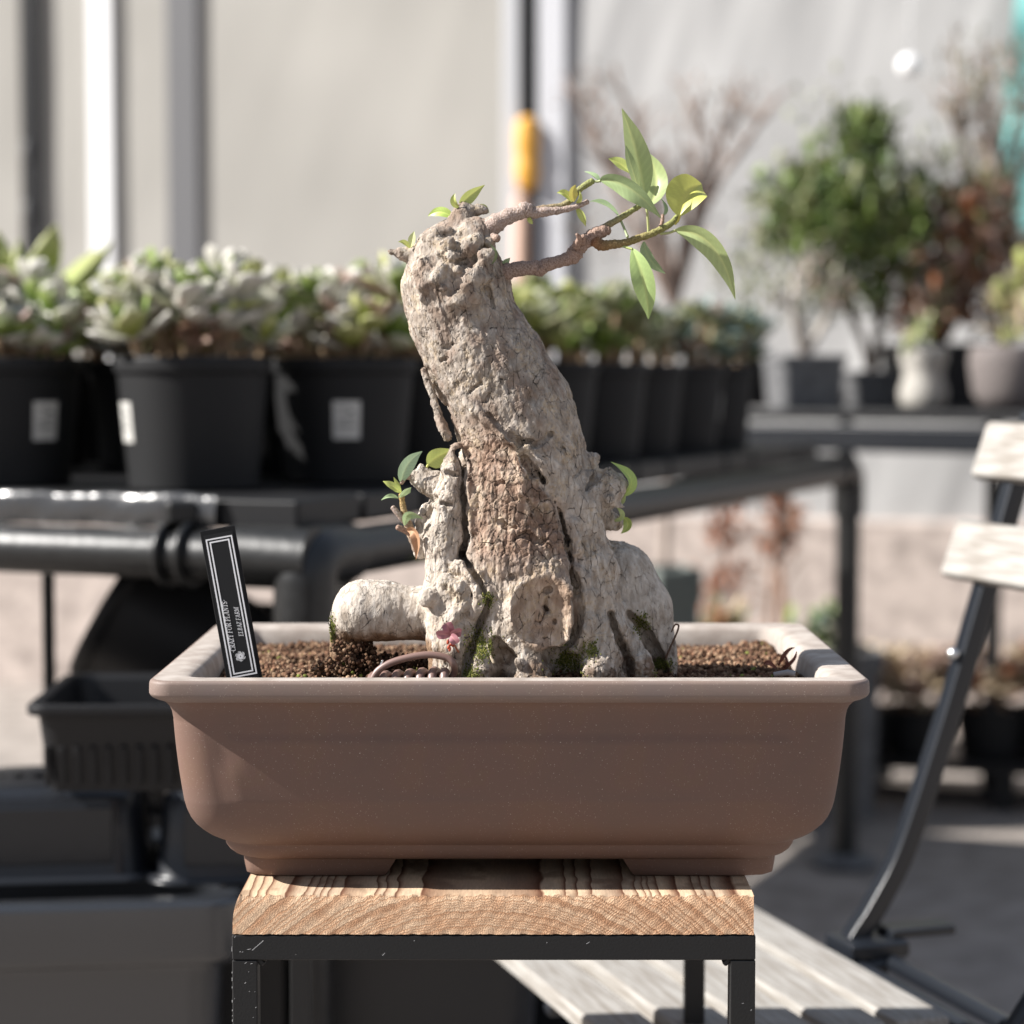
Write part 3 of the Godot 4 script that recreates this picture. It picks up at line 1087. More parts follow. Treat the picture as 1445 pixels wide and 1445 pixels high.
func bonsai() -> void:
	var t := thing("bonsai_tree", "gnarled pale bonsai tree with thick trunk and two leafy branches in the brown pot", "tree", tp(740, 960, 0))
	obj("trunk", trunk_mesh(), null, t)
	var wood := Color(0.44, 0.355, 0.32)
	var wood2 := Color(0.38, 0.265, 0.215)
	var green := Color(0.30, 0.36, 0.12)
	var up := twig(t, "branch", [[664, 343, 12, 22], [690, 325, 16, 15], [712, 311, 18, 11], [734, 303, 18, 10], [741, 299, 18, 11], [752, 304, 18, 8], [770, 302, 18, 6.5], [790, 300, 18, 5], [812, 295, 18, 3.6], [828, 288, 18, 3.4]], wood, wood)
	twig(t, "twig", [[752, 302, 17, 7], [770, 297, 14, 5.5], [792, 293, 12, 5], [806, 283, 12, 4.4], [818, 269, 12, 4.6], [835, 258, 12, 4.6]], wood2, green, up)
	twig(t, "spur", [[696, 338, 22, 6], [703, 341, 26, 5]], wood, wood2, up)
	var low := twig(t, "branch", [[684, 388, 6, 20], [704, 387, 8, 13], [730, 381, 10, 10.5], [757, 379, 10, 10.5], [762, 380, 10, 11.5], [768, 376, 10, 9.5], [796, 368, 10, 9], [808, 362, 10, 12], [815, 352, 10, 11], [828, 340, 10, 10], [838, 333, 10, 10], [850, 328, 10, 9], [858, 327, 10, 6]], Color(0.37, 0.285, 0.25), wood2)
	twig(t, "spur", [[812, 350, 16, 6], [816, 340, 20, 4], [812, 334, 22, 2]], wood2, wood2, low)
	twig(t, "spur", [[820, 345, 16, 5], [822, 336, 18, 4.5]], wood2, wood2, low)
	twig(t, "twig", [[842, 331, 10, 8], [852, 322, 8, 5], [868, 313, 8, 4.5], [882, 304, 6, 4.2], [904, 290, 4, 3.4]], wood2, green, low)
	twig(t, "twig", [[838, 342, 12, 8], [848, 348, 12, 8], [862, 347, 14, 6.5], [880, 345, 14, 5.5], [900, 338, 14, 5], [915, 333, 14, 5], [932, 325, 14, 4.8], [945, 317, 14, 4.4], [956, 305, 14, 3.4]], Color(0.30, 0.15, 0.09), green, low)
	twig(t, "twig", [[926, 328, 12, 3], [932, 318, 10, 2.6], [934, 305, 8, 2.4]], wood2, wood2, low)
	# the leafy spray
	var lg := Color(0.27, 0.345, 0.115)
	var yg := Color(0.36, 0.42, 0.09)
	var bg := Color(0.23, 0.33, 0.15)
	grow_leaf(t, [908, 279, 14], [897, 222, 14], [875, 160, 22], 40, 0.25, 0.25, lg, [913, 331, 14])
	grow_leaf(t, [915, 292, 8], [926, 254, 0], [911, 212, -2], 40, -0.35, 0.2, lg)
	grow_leaf(t, [899, 272, 18], [889, 242, 22], [880, 208, 18], 20, 0.6, 0.1, lg)
	grow_leaf(t, [888, 246, 6], [874, 232, 4], [858, 225, 4], 19, 0.4, 0.4, yg)
	grow_leaf(t, [846, 258, 14], [884, 272, 30], [929, 313, 26], 37, 0.75, 0.22, Color(0.22, 0.31, 0.12), [836, 258, 12])
	grow_leaf(t, [846, 260, 10], [836, 250, 8], [824, 243, 4], 13, 0.9, 0.5, bg)
	grow_leaf(t, [872, 306, 6], [852, 289, 2], [832, 285, 2], 15, 0.9, 0.5, bg, [884, 336, 12])
	grow_leaf(t, [956, 308, 16], [968, 276, 10], [990, 260, 0], 66, -0.25, 0.40, Color(0.40, 0.42, 0.06), [950, 318, 14])
	grow_leaf(t, [934, 305, 8], [937, 292, 2], [932, 278, -4], 14, 1.0, 0.4, bg)
	grow_leaf(t, [950, 328, 16], [1000, 352, 24], [1034, 423, 14], 38, 0.55, 0.3, lg, [930, 332, 14])
	grow_leaf(t, [890, 354, 18], [906, 402, 22], [913, 451, 14], 36, 0.2, 0.3, Color(0.25, 0.36, 0.10), [872, 347, 14])
	grow_leaf(t, [908, 342, 8], [917, 366, 4], [939, 386, 0], 26, 0.9, 0.2, bg)
	# bud leaves on the upper twig
	grow_leaf(t, [806, 288, 16], [796, 277, 18], [785, 276, 18], 12, 0.3, 0.4, yg)
	grow_leaf(t, [809, 288, 18], [807, 276, 20], [811, 265, 20], 15, 0.2, 0.5, Color(0.42, 0.38, 0.06))
	grow_leaf(t, [812, 290, 18], [816, 284, 20], [816, 274, 22], 10, 0.8, 0.4, yg)
	grow_leaf(t, [812, 297, 16], [820, 308, 18], [825, 322, 16], 12, 0.4, 0.4, yg)
	grow_leaf(t, [744, 310, 18], [748, 315, 20], [751, 320, 20], 8, 0.4, 0.4, yg)
	# leaves on the head of the trunk
	grow_leaf(t, [648, 293, 4], [662, 278, 2], [684, 261, 0], 20, 0.35, 0.3, yg)
	grow_leaf(t, [648, 295, 8], [641, 286, 10], [643, 275, 10], 11, -0.3, 0.5, yg)
	grow_leaf(t, [640, 309, 6], [622, 300, 4], [604, 305, 0], 17, 0.3, 0.3, Color(0.30, 0.42, 0.06))
	grow_leaf(t, [665, 300, -6], [680, 293, -8], [690, 299, -8], 18, 0.4, 0.3, yg)
	grow_leaf(t, [580, 350, 4], [582, 338, 4], [585, 327, 4], 12, -0.2, 0.3, Color(0.42, 0.48, 0.2))
	grow_leaf(t, [579, 351, 6], [572, 344, 8], [563, 343, 10], 9, 0.4, 0.4, yg)
	grow_leaf(t, [694, 376, 24], [700, 362, 30], [690, 348, 32], 7, 0.8, 0.2, Color(0.12, 0.17, 0.05))
	grow_leaf(t, [708, 376, 10], [714, 371, 10], [720, 365, 10], 10, 0.4, 0.2, bg)
	# shoots on the left side
	twig(t, "twig", [[592, 772, 6, 10], [581, 748, 10, 7], [574, 728, 12, 5], [570, 712, 12, 4.2], [568, 696, 12, 4]], wood, Color(0.42, 0.29, 0.08))
	twig(t, "twig", [[576, 738, 12, 4.5], [566, 726, 14, 4], [556, 714, 14, 3.8]], wood, wood)
	twig(t, "twig", [[582, 752, 12, 4.5], [573, 746, 16, 4.2], [563, 741, 18, 4]], wood2, wood2)
	twig(t, "twig", [[583, 672, 8, 5], [573, 672, 10, 4], [568, 681, 12, 2.5]], wood, wood2)
	grow_leaf(t, [568, 680, 12], [577, 655, 14], [597, 636, 12], 23, 0.2, 0.15, Color(0.25, 0.37, 0.21))
	grow_leaf(t, [604, 656, 4], [617, 646, 2], [640, 634, 0], 31, 0.15, 0.15, Color(0.36, 0.44, 0.09), [598, 662, 6])
	grow_leaf(t, [568, 693, 14], [556, 684, 18], [543, 677, 18], 13, 0.4, 0.4, yg)
	grow_leaf(t, [567, 694, 12], [562, 683, 12], [557, 672, 12], 8, 0.4, 0.4, yg)
	grow_leaf(t, [567, 700, 16], [574, 691, 22], [583, 685, 24], 17, 0.9, 0.3, bg)
	grow_leaf(t, [564, 701, 16], [553, 698, 20], [541, 703, 22], 9, 0.8, 0.3, bg)
	grow_leaf(t, [573, 739, 16], [580, 722, 22], [600, 729, 24], 20, 0.7, 0.5, bg)
	var dead := leaf_mesh(tp(576, 745, 18), tp(590, 752, 24), tp(589, 786, 20), 17.0 / TREE_S, 0.5, 0.6, Color(0.42, 0.24, 0.14), rng)
	tag(obj("dead_leaf", dead, M.petal, t), "curled brown dead leaf")
	# shoots on the right side
	grow_leaf(t, [878, 700, 4], [889, 676, 8], [861, 651, 10], 21, 0.7, 0.35, Color(0.26, 0.38, 0.07))
	grow_leaf(t, [868, 710, 2], [876, 706, 4], [882, 699, 6], 12, 0.4, 0.3, lg)
	grow_leaf(t, [866, 735, 2], [876, 726, 6], [868, 714, 8], 12, 0.6, 0.4, lg)
	grow_leaf(t, [880, 730, -2], [886, 741, 0], [876, 753, 0], 15, 0.3, 0.3, Color(0.28, 0.36, 0.06))
	# a fine dead shoot at the foot, right
	twig(t, "rootlet", [[938, 925, 10, 1.6], [946, 905, 12, 1.4], [953, 888, 14, 1.3], [955, 879, 14, 1.3], [950, 878, 14, 1.2], [945, 888, 14, 1.0]], Color(0.16, 0.10, 0.07), Color(0.16, 0.10, 0.07))
	twig(t, "rootlet", [[690, 905, 40, 1.4], [694, 915, 42, 2.0], [698, 922, 43, 2.2]], Color(0.55, 0.47, 0.36), Color(0.55, 0.47, 0.36))


# ---------------------------------------------------------------- the bonsai pot
func round_rect(hx: float, hz: float, r: float) -> PackedVector2Array:   # the same number of points whatever the size, from the front left round
	var out := PackedVector2Array()
	var straight := [64, 30, 64, 30]
	var corner := 10
	var mids := [Vector2(hx - r, hz - r), Vector2(hx - r, -hz + r), Vector2(-hx + r, -hz + r), Vector2(-hx + r, hz - r)]
	for q in 4:
		var a: Vector2 = mids[(q + 3) % 4]
		var b: Vector2 = mids[q]
		var ang: float = PI / 2 - q * PI / 2
		var nrm := Vector2(cos(ang), sin(ang)) * r
		for k in straight[q]:
			out.append((a + nrm).lerp(b + nrm, float(k) / straight[q]))
		for k in corner:
			var g: float = ang - PI / 2 * float(k) / corner
			out.append(b + Vector2(cos(g), sin(g)) * r)
	return out


func pot_rings(profile: Array) -> Array:         # [[inset mm, depth under the rim mm, corner mm] ...]
	var p := PackedVector3Array()
	var n := 0
	for q in profile:
		var ring := round_rect(HX - q[0] * 0.001, HZ - q[0] * 0.001, q[2] * 0.001)
		n = ring.size()
		for s in ring:
			var w := 0.0
			# the faint raised panel on the long faces
			if q[1] > 32.0 and q[1] < 78.0 and absf(s.y) > 0.1:
				w = (1.0 - smoothstep(0.158, 0.160, absf(s.x))) * smoothstep(33.0, 35.5, q[1]) * (1.0 - smoothstep(72.0, 76.0, q[1])) * 0.0013
			p.append(Vector3(POT_X + s.x, RIM_Y - q[1] * 0.001, POT_Z + s.y + w * signf(s.y)))
	return [p, profile.size(), n]


func bonsai_pot() -> void:
	var t := thing("bonsai_pot", "wide rectangular unglazed brown clay bonsai pot on the wooden stand, holding the gnarled tree", "plant pot", Vector3(POT_X, RIM_Y - 0.1225, POT_Z))
	var mb := MB.new()
	var prof := [[2.0, 10.8, 16], [5.0, 12.6, 17], [7.4, 14.6, 18], [9.2, 17.2, 19], [10.3, 20.5, 20], [10.9, 25, 21]]
	for k in 24:
		var f := k / 23.0
		prof.append([10.9 + 2.6 * f + 2.2 * f * f, lerpf(26, 74, f), 21 + 2 * f])
	prof.append_array([[16.9, 79, 23], [18.6, 84, 24], [21.2, 88.8, 25], [24.6, 93, 26], [28.4, 96.4, 26], [32.4, 99.0, 26], [35.2, 100.3, 26], [35.9, 100.8, 26], [36.2, 101.8, 26], [36.6, 104, 26], [38.4, 107.2, 26], [41.0, 109.6, 25], [44, 110.8, 24], [90, 111.0, 20], [120, 111.0, 10]])
	var g := pot_rings(prof)
	mb.grid(g[0], g[1], g[2], true)
	obj("body", mb, M.clay, t)
	mb = MB.new()
	g = pot_rings([[6.0, 13.2, 16], [3.4, 11.9, 15], [1.5, 10.6, 14.5], [0.6, 9.4, 14], [0.25, 8.6, 14], [0.0, 8.0, 14], [0, 5, 14], [0.15, 2.2, 14], [0.5, 1.1, 14], [1.2, 0.45, 13.6], [2.4, 0.05, 13.2]])
	mb.grid(g[0], g[1], g[2], true)
	obj("lip", mb, M.clay_lip, t)
	mb = MB.new()
	g = pot_rings([[2.3, 0.07, 13.2], [3.6, -0.05, 13], [8, -0.05, 13], [15, 0.0, 12], [19.0, 0.5, 12], [21.2, 1.6, 12], [22.8, 3.6, 12], [24.0, 8.0, 12], [25.6, 16.0, 12], [27.0, 40.0, 12]])
	mb.grid(g[0], g[1], g[2], true)
	tag(obj("rim", mb, M.clay_rim, t), "top of the rim and inner wall, paler with dried dust")
	for sx in [-1, 1]:
		for sz in [-1, 1]:
			var f := MB.new()
			var pts := PackedVector3Array()
			for row in 5:
				var y: float = [110.5, 111.5, 118.0, 121.7, 122.5][row]
				var ins: float = [0.0, 0.2, 0.9, 1.5, 3.0][row]
				var x0 := 0.066 + ins * 0.001 + (y - 111.0) * 0.0005
				var x1 := 0.1590 - ins * 0.001
				var z0 := 0.050 + ins * 0.001
				var z1 := 0.0978 - ins * 0.001
				for q in [[x0, z1], [x1 - 0.02, z1], [x1 - 0.007, z1 - 0.003], [x1 - 0.002, z1 - 0.009], [x1, z1 - 0.02], [x1, z0], [x0, z0]]:
					pts.append(Vector3(POT_X + q[0] * sx, RIM_Y - y * 0.001, POT_Z + q[1] * sz))
			f.grid(pts, 5, 7, true)
			obj("foot", f, M.clay, t)


func soil_height(x: float, z: float) -> float:
	var dx := (x - 0.01) / 0.085
	var dz := (z + 1.285) / 0.06
	return RIM_Y - 0.0118 + 0.007 * exp(-(dx * dx + dz * dz)) + 0.004 * exp(-pow((x + 0.098) / 0.03, 2.0) - pow((z + 1.292) / 0.03, 2.0)) + 0.0015 * sin(x * 61.0) * sin(z * 83.0)


func granule_mesh(seed_: int) -> ArrayMesh:
	var rr := RandomNumberGenerator.new()
	rr.seed = seed_
	var mb := MB.new()
	mb.ball(Vector3.ZERO, Vector3(1, 0.8, 0.9), Basis.IDENTITY, 5, 7, 0.22, rr)
	return mb.commit()


func soil() -> void:
	var mb := MB.new()
	var pts := PackedVector3Array()
	for r in 40:
		for c in 60:
			var x := POT_X + lerpf(-1, 1, c / 59.0) * (HX - 0.0255)
			var z := POT_Z + lerpf(-1, 1, r / 39.0) * (HZ - 0.0255)
			pts.append(Vector3(x, soil_height(x, z) - 0.001, z))
	mb.grid(pts, 40, 60)
	var base := obj("soil", mb, M.soil)
	tag(base, "granular reddish brown soil filling the bonsai pot around the tree roots", "soil", "", "stuff")
	var mm := MultiMesh.new()
	mm.transform_format = MultiMesh.TRANSFORM_3D
	mm.use_colors = true
	mm.mesh = granule_mesh(3)
	var spots := []
	for k in 13000:
		var x := POT_X + rng.randf_range(-1, 1) * (HX - 0.029)
		var z := POT_Z + rng.randf_range(-1, 1) * (HZ - 0.029)
		spots.append([x, soil_height(x, z) + rng.randf_range(-0.001, 0.0012), z, 0.0007 + 0.0014 * pow(rng.randf(), 1.6)])
	# the crumbly lumps under the lying root
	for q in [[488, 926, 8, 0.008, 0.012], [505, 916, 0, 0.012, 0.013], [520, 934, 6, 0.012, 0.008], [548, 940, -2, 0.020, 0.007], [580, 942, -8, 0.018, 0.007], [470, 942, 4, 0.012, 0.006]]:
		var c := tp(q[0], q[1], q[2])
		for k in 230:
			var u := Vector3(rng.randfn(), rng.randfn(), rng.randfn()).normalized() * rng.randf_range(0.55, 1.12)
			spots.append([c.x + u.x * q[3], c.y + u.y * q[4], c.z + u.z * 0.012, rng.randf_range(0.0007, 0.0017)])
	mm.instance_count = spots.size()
	var tones := [Color(0.19, 0.105, 0.065), Color(0.24, 0.145, 0.09), Color(0.13, 0.07, 0.045), Color(0.30, 0.20, 0.13), Color(0.09, 0.05, 0.034)]
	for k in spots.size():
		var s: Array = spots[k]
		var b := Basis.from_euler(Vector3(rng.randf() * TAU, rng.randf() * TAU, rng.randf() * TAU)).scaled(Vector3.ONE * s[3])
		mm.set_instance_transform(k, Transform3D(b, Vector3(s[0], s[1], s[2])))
		var w: Color = tones[rng.randi() % 5]
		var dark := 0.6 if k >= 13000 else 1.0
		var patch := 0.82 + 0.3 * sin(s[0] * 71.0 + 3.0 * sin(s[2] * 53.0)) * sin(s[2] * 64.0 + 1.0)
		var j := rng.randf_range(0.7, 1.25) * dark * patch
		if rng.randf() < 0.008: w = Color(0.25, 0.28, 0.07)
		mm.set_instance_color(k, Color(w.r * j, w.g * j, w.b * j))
	var mi := MultiMeshInstance3D.new()
	mi.name = "soil_granules"
	mi.multimesh = mm
	mi.material_override = M.granule
	base.add_child(mi)
	mi.set_meta("kind", "stuff")


func moss() -> void:
	var mm := MultiMesh.new()
	mm.transform_format = MultiMesh.TRANSFORM_3D
	mm.use_colors = true
	var mb := MB.new()
	mb.ball(Vector3(0, 0.3, 0), Vector3(0.4, 0.6, 0.4), Basis.IDENTITY, 5, 5)
	mm.mesh = mb.commit()
	var patches := [[683, 900, 40, 22, 24, 260], [668, 940, 42, 16, 14, 120], [800, 925, 30, 24, 20, 200], [690, 838, 36, 9, 12, 60], [905, 880, 4, 12, 18, 90], [470, 888, 4, 6, 22, 70], [935, 940, 14, 18, 10, 90], [600, 945, 46, 30, 6, 60], [830, 905, 34, 12, 14, 60], [518, 951, 42, 40, 5, 60]]
	var spots := []
	for q in patches:
		var near_ := PackedInt32Array()
		for i in PA.size():
			if one(i, tp(q[0], q[1], q[2])) < 0.03:
				near_.append(i)
		for k in q[5] * 3:
			var x: float = q[0] + rng.randfn() * q[3] * 0.45
			var y: float = q[1] + rng.randfn() * q[4] * 0.45
			var z: float = q[2] + 18.0
			for s in 24:
				var d := field(tp(x, y, z), near_)
				if d < 0.0005 or z < q[2] - 22.0:
					break
				z -= maxf(d * 900.0, 0.4)
			spots.append(tp(x, y, z))
	mm.instance_count = spots.size()
	for k in spots.size():
		var b := Basis.from_euler(Vector3(rng.randf_range(-0.9, 1.2), rng.randf() * TAU, rng.randf_range(-0.9, 0.9))).scaled(Vector3(1, 1.3, 1) * rng.randf_range(0.0005, 0.0010))
		mm.set_instance_transform(k, Transform3D(b, spots[k]))
		var w: Color = [Color(0.10, 0.12, 0.03), Color(0.16, 0.17, 0.04), Color(0.07, 0.08, 0.025), Color(0.24, 0.23, 0.07)][rng.randi() % 4]
		mm.set_instance_color(k, w)
	var mi := MultiMeshInstance3D.new()
	mi.name = "moss"
	mi.multimesh = mm
	mi.material_override = M.moss
	add_child(mi)
	tag(mi, "dark green moss growing in the crevices at the foot of the gnarled tree", "moss", "", "stuff")


func small_things_in_pot() -> void:
	# plant tag
	var foot := at(346, 962, 1.262)
	var lean := Basis(Vector3(0, 0, 1), 0.190) * Basis(Vector3(1, 0, 0), -0.12) * Basis(Vector3(0, 1, 0), 0.10)
	var s := 1.262 / FOCAL
	var w := 50.0 * s
	var h := 222.0 * s
	var t := thing("plant_tag", "narrow black plant tag with white print, at the left end of the bonsai pot", "plant tag", foot)
	var place := func(u: float, v: float, o: float) -> Vector3: return foot + lean * Vector3(u, v, o)
	var mb := MB.new()
	mb.box(place.call(0, h * 0.5 - 0.012, 0), Vector3(w, h + 0.024, 0.0016), lean, 0.0004)
	obj("board", mb, M.tag, t)
	mb = MB.new()
	var sw := w * 0.83
	var sh := h * 0.955
	var mid := h * 0.5 - 0.001
	mb.box(place.call(0, mid, 0.00095), Vector3(sw, sh, 0.0003), lean, 0.0001)
	var sheet := obj("sticker", mb, M.tag_sheet, t)
	mb = MB.new()
	for q in [[0.72, 0.895], [0.53, 0.855]]:
		var bw: float = w * q[0]
		var bh: float = h * q[1]
		var ln := 0.00085
		for e in [-1, 1]:
			mb.box(place.call(e * bw * 0.5, mid, 0.00118), Vector3(ln, bh + ln, 0.00012), lean, 0.00002)
			mb.box(place.call(0, mid + e * bh * 0.5, 0.00118), Vector3(bw - ln, ln, 0.00012), lean, 0.00002)
	obj("printed_border", mb, M.white_print, sheet)
	var font := SystemFont.new()
	font.font_names = PackedStringArray(["Droid Serif"])
	var k := 0
	for line in [["\u00b7CRAZY FOR PLANTS\u00b7", -0.0036, 0.60, 0.0360], ["ELBAZ FARM", 0.0026, 0.335, 0.0376]]:
		var tm := TextMesh.new()
		tm.text = line[0]
		tm.font = font
		tm.font_size = 32
		tm.pixel_size = 0.01
		tm.depth = 0.02
		tm.curve_step = 1.0
		var a := tm.surface_get_arrays(0)
		var box := tm.get_aabb()
		var scale_ := h * float(line[2]) * 0.565 / box.size.x
		var v: PackedVector3Array = a[Mesh.ARRAY_VERTEX]
		var n: PackedVector3Array = a[Mesh.ARRAY_NORMAL]
		for i in v.size():
			var p := (v[i] - box.get_center()) * scale_
			p.x += p.y * 0.28
			p.y *= 1.25
			v[i] = lean * Vector3(-p.y + line[1], p.x + line[3] - 0.002, 0.0012 + (v[i].z + 0.01) * 0.005) + foot
			n[i] = lean * Vector3(-n[i].y, n[i].x, n[i].z)
		a[Mesh.ARRAY_VERTEX] = v
		a[Mesh.ARRAY_NORMAL] = n
		var m := ArrayMesh.new()
		m.add_surface_from_arrays(Mesh.PRIMITIVE_TRIANGLES, a)
		obj("lettering", m, M.white_print, sheet)
		k += 1
	mb = MB.new()
	for i in 26:
		var g := TAU * i / 26.0
		var r := 0.0017 + 0.0012 * absf(sin(i * 2.4))
		var c := Basis(Vector3(0, 0, 1), g)
		mb.box(place.call(cos(g) * r * 0.62, sin(g) * r * 0.62 + 0.0152, 0.00118), Vector3(r * 0.9, 0.00026, 0.00012), lean * c, 0.00002)
		mb.box(place.call(cos(g + 0.2) * r, sin(g + 0.2) * r + 0.0152, 0.00119), Vector3(0.0007, 0.00022, 0.00012), lean * Basis(Vector3(0, 0, 1), g + 0.8), 0.00002)
	obj("emblem", mb, M.white_print, sheet)

	# anchoring wire: an arched strand over a coil
	t = thing("tie_wire", "thick brown wire, an arched strand over a coil, by the bonsai pot's front rim", "wire", at(590, 950, 1.238))
	var D := 1.238
	mb = MB.new()
	mb.tube(curve([at(526, 958, D), at(534, 946, D), at(552, 935, D), at(580, 927, D), at(606, 924, D), at(630, 928, D), at(640, 937, D), at(641, 949, D + 0.004), at(634, 960, D + 0.006)], 6), [5.0 / 2430.0], 12)
	obj("strand", mb, M.wire, t)
	mb = MB.new()
	var pts := []
	for i in 150:
		var f := i / 149.0
		var g := f * TAU * 6.2
		var c: Vector3 = at(lerpf(528, 634, f), lerpf(974, 965, f), D + 0.006)
		pts.append(c + Vector3(-sin(g) * 0.0022 - cos(g) * 0.001, sin(g) * 0.0082, cos(g) * 0.0075))
	mb.tube(pts, [6.6 / 2430.0], 10)
	obj("coil", mb, M.wire, t)
	mb = MB.new()
	mb.tube([at(533, 951, D), at(537, 940, D), at(540, 932, D)], [0.0009, 0.0008, 0.0006], 7)
	obj("cut_end", mb, M.bolt, t)

	# clover
	t = thing("clover", "tiny purple-leaved clover sprouting against the foot of the trunk above the coiled wire", "plant", at(640, 915, 1.236))
	var pr := Color(0.34, 0.15, 0.17)
	for q in [[632, 886, 1.230, 12, 0.2], [645, 893, 1.228, 11, 0.5], [624, 896, 1.229, 10, -0.3], [641, 904, 1.226, 10, 0.1]]:
		var c := at(636, 897, q[2])
		var tip := at(636 + (q[0] - 636) * 1.7, 897 + (q[1] - 897) * 1.6, q[2] - 0.002)
		var lf := leaf_mesh(c, c.lerp(tip, 0.5) + Vector3(0, 0.0006, 0.001), tip, q[3] * 1.35 / 2430.0, q[4], 0.3, pr, rng, true)
		obj("leaflet", lf, M.petal, t)
	mb = MB.new()
	mb.tint = Color(0.32, 0.12, 0.07)
	mb.tube(curve([at(636, 897, 1.229), at(640, 908, 1.230), at(647, 920, 1.236)], 4), [0.0006], 6)
	obj("stalk", mb, M.petal, t)
	mb = MB.new()
	mb.tint = Color(0.45, 0.09, 0.05)
	for q in 6:
		mb.ball(at(640 + rng.randf_range(-8, 8), 909 + rng.randf_range(-7, 7), 1.228 + rng.randf() * 0.004), Vector3(0.0008, 0.0018, 0.0008), Basis.from_euler(Vector3(rng.randf(), 0, rng.randf_range(-1, 1))), 5, 6)
	obj("bud", mb, M.petal, t)

	# bits of litter on the soil at the right
	t = thing("dried_sprig", "dried reddish sprig and curled grey leaf at the bonsai pot's right end", "dead leaf", at(1110, 935, 1.32))
	var g0 := at(1098, 948, 1.31)
	for q in [[[1098, 940], [1108, 920], [1122, 914], 9], [[1100, 944], [1117, 932], [1124, 918], 8], [[1096, 944], [1084, 936], [1078, 938], 8], [[1104, 946], [1110, 936], [1104, 918], 6]]:
		var lf := leaf_mesh(at(q[0][0], q[0][1], 1.31), at(q[1][0], q[1][1], 1.308), at(q[2][0], q[2][1], 1.312), q[3] / 2300.0, 0.6, 0.5, Color(0.24, 0.085, 0.06), rng)
		obj("leaf", lf, M.petal, t)
	mb = MB.new()
	mb.tint = Color(0.3, 0.29, 0.29)
	mb.tube([at(1092, 952, 1.27), at(1112, 949, 1.268), at(1122, 951, 1.267)], [0.0016, 0.0019, 0.0019], 9, false)
	obj("curled_leaf", mb, M.dry, t)


# ---------------------------------------------------------------- the stand
func wood_textures() -> Array:
	# growth rings about a pith well below the board; both faces come from the same rings
	var wob := nz(1.0, FastNoiseLite.TYPE_SIMPLEX_SMOOTH, 3, 71)
	var fine := nz(1.0, FastNoiseLite.TYPE_SIMPLEX_SMOOTH, 4, 72)
	var ring := func(x: float, y: float) -> Vector2:          # metres on the end of the board -> (early to late wood, ring number)
		var q := Vector2(x + 0.006, y + 0.135)
		var r := q.length() + 0.0009 * wob.get_noise_2d(x * 40.0, y * 40.0)
		var k := (r - 0.12) / (0.0023 + 0.016 * absf(r - 0.135))
		k += 0.55 * sin(k * 1.37) + 0.35 * sin(k * 0.61 + 1.0)
		var f := fposmod(k, 1.0)
		return Vector2(pow(f, 4.0) * (1.0 - smoothstep(0.95, 1.0, f)), floorf(k))
	var W := 2048
	var H := 168
	var end := Image.create(W, H, false, Image.FORMAT_RGB8)
	var endh := Image.create(W, H, false, Image.FORMAT_RGB8)
	for j in H:
		for i in W:
			var x := (float(i) / W - 0.5) * 0.294
			var y := (0.5 - float(j) / H) * 0.0236
			var q: Vector2 = ring.call(x, y)
			var f := fine.get_noise_2d(x * 900.0, y * 900.0)
			var big := fine.get_noise_2d(x * 60.0 + 9.0, y * 60.0)
			# saw marks, steeper to the right
			var cut := sin((x * 0.8 + y * (1.0 if x < 0.05 else -1.0)) * 3100.0 + 5.0 * wob.get_noise_2d(x * 90.0, y * 90.0)) * (0.5 + 0.5 * fine.get_noise_2d(x * 130.0, y * 130.0 + 4.0))
			var c := Color(0.89, 0.765, 0.635).lerp(Color(0.84, 0.675, 0.535), clampf(0.45 + 0.9 * big + 2.2 * x, 0, 1))
			c = c.lerp(Color(0.56, 0.36, 0.24), clampf(q.x * 1.1, 0.0, 0.4))
			c = c * (1.0 + 0.12 * f + 0.022 * cut)
			end.set_pixel(i, j, c)
			var hh := clampf(0.5 + 0.13 * cut + 0.3 * f - 0.35 * q.x, 0, 1)
			endh.set_pixel(i, j, Color(hh, hh, hh))
	var T := 1024
	var V := 256
	var top := Image.create(T, V, false, Image.FORMAT_RGB8)
	var toph := Image.create(T, V, false, Image.FORMAT_RGB8)
	for j in V:
		for i in T:
			var x := (float(i) / T - 0.5) * 0.294
			var z := float(j) / V * 0.33
			var sway := 0.0022 * wob.get_noise_2d(x * 12.0, z * 9.0) + 0.0007 * wob.get_noise_2d(x * 30.0, z * 40.0 + 20.0)
			var q: Vector2 = ring.call(x + sway, 0.0118 + 0.0006 * wob.get_noise_2d(z * 14.0, 3.0))
			var f := fine.get_noise_2d(x * 600.0, z * 60.0)
			var c := Color(0.80, 0.70, 0.58).lerp(Color(0.70, 0.62, 0.53), clampf(0.5 + fine.get_noise_2d(x * 25.0, z * 12.0), 0, 1))
			c = c.lerp(Color(0.34, 0.21, 0.15), clampf(q.x * 1.15, 0, 1)) * (1.0 + 0.08 * f)
			var stain := smoothstep(0.1, 0.5, fine.get_noise_2d(x * 30.0 + 40.0, z * 22.0))
			c = c.lerp(Color(0.45, 0.36, 0.29), stain * 0.45)
			top.set_pixel(i, j, c)
			var hh := clampf(0.5 + 0.2 * f - 0.4 * q.x, 0, 1)
			toph.set_pixel(i, j, Color(hh, hh, hh))
	return [ImageTexture.create_from_image(end), ImageTexture.create_from_image(endh), ImageTexture.create_from_image(top), ImageTexture.create_from_image(toph)]


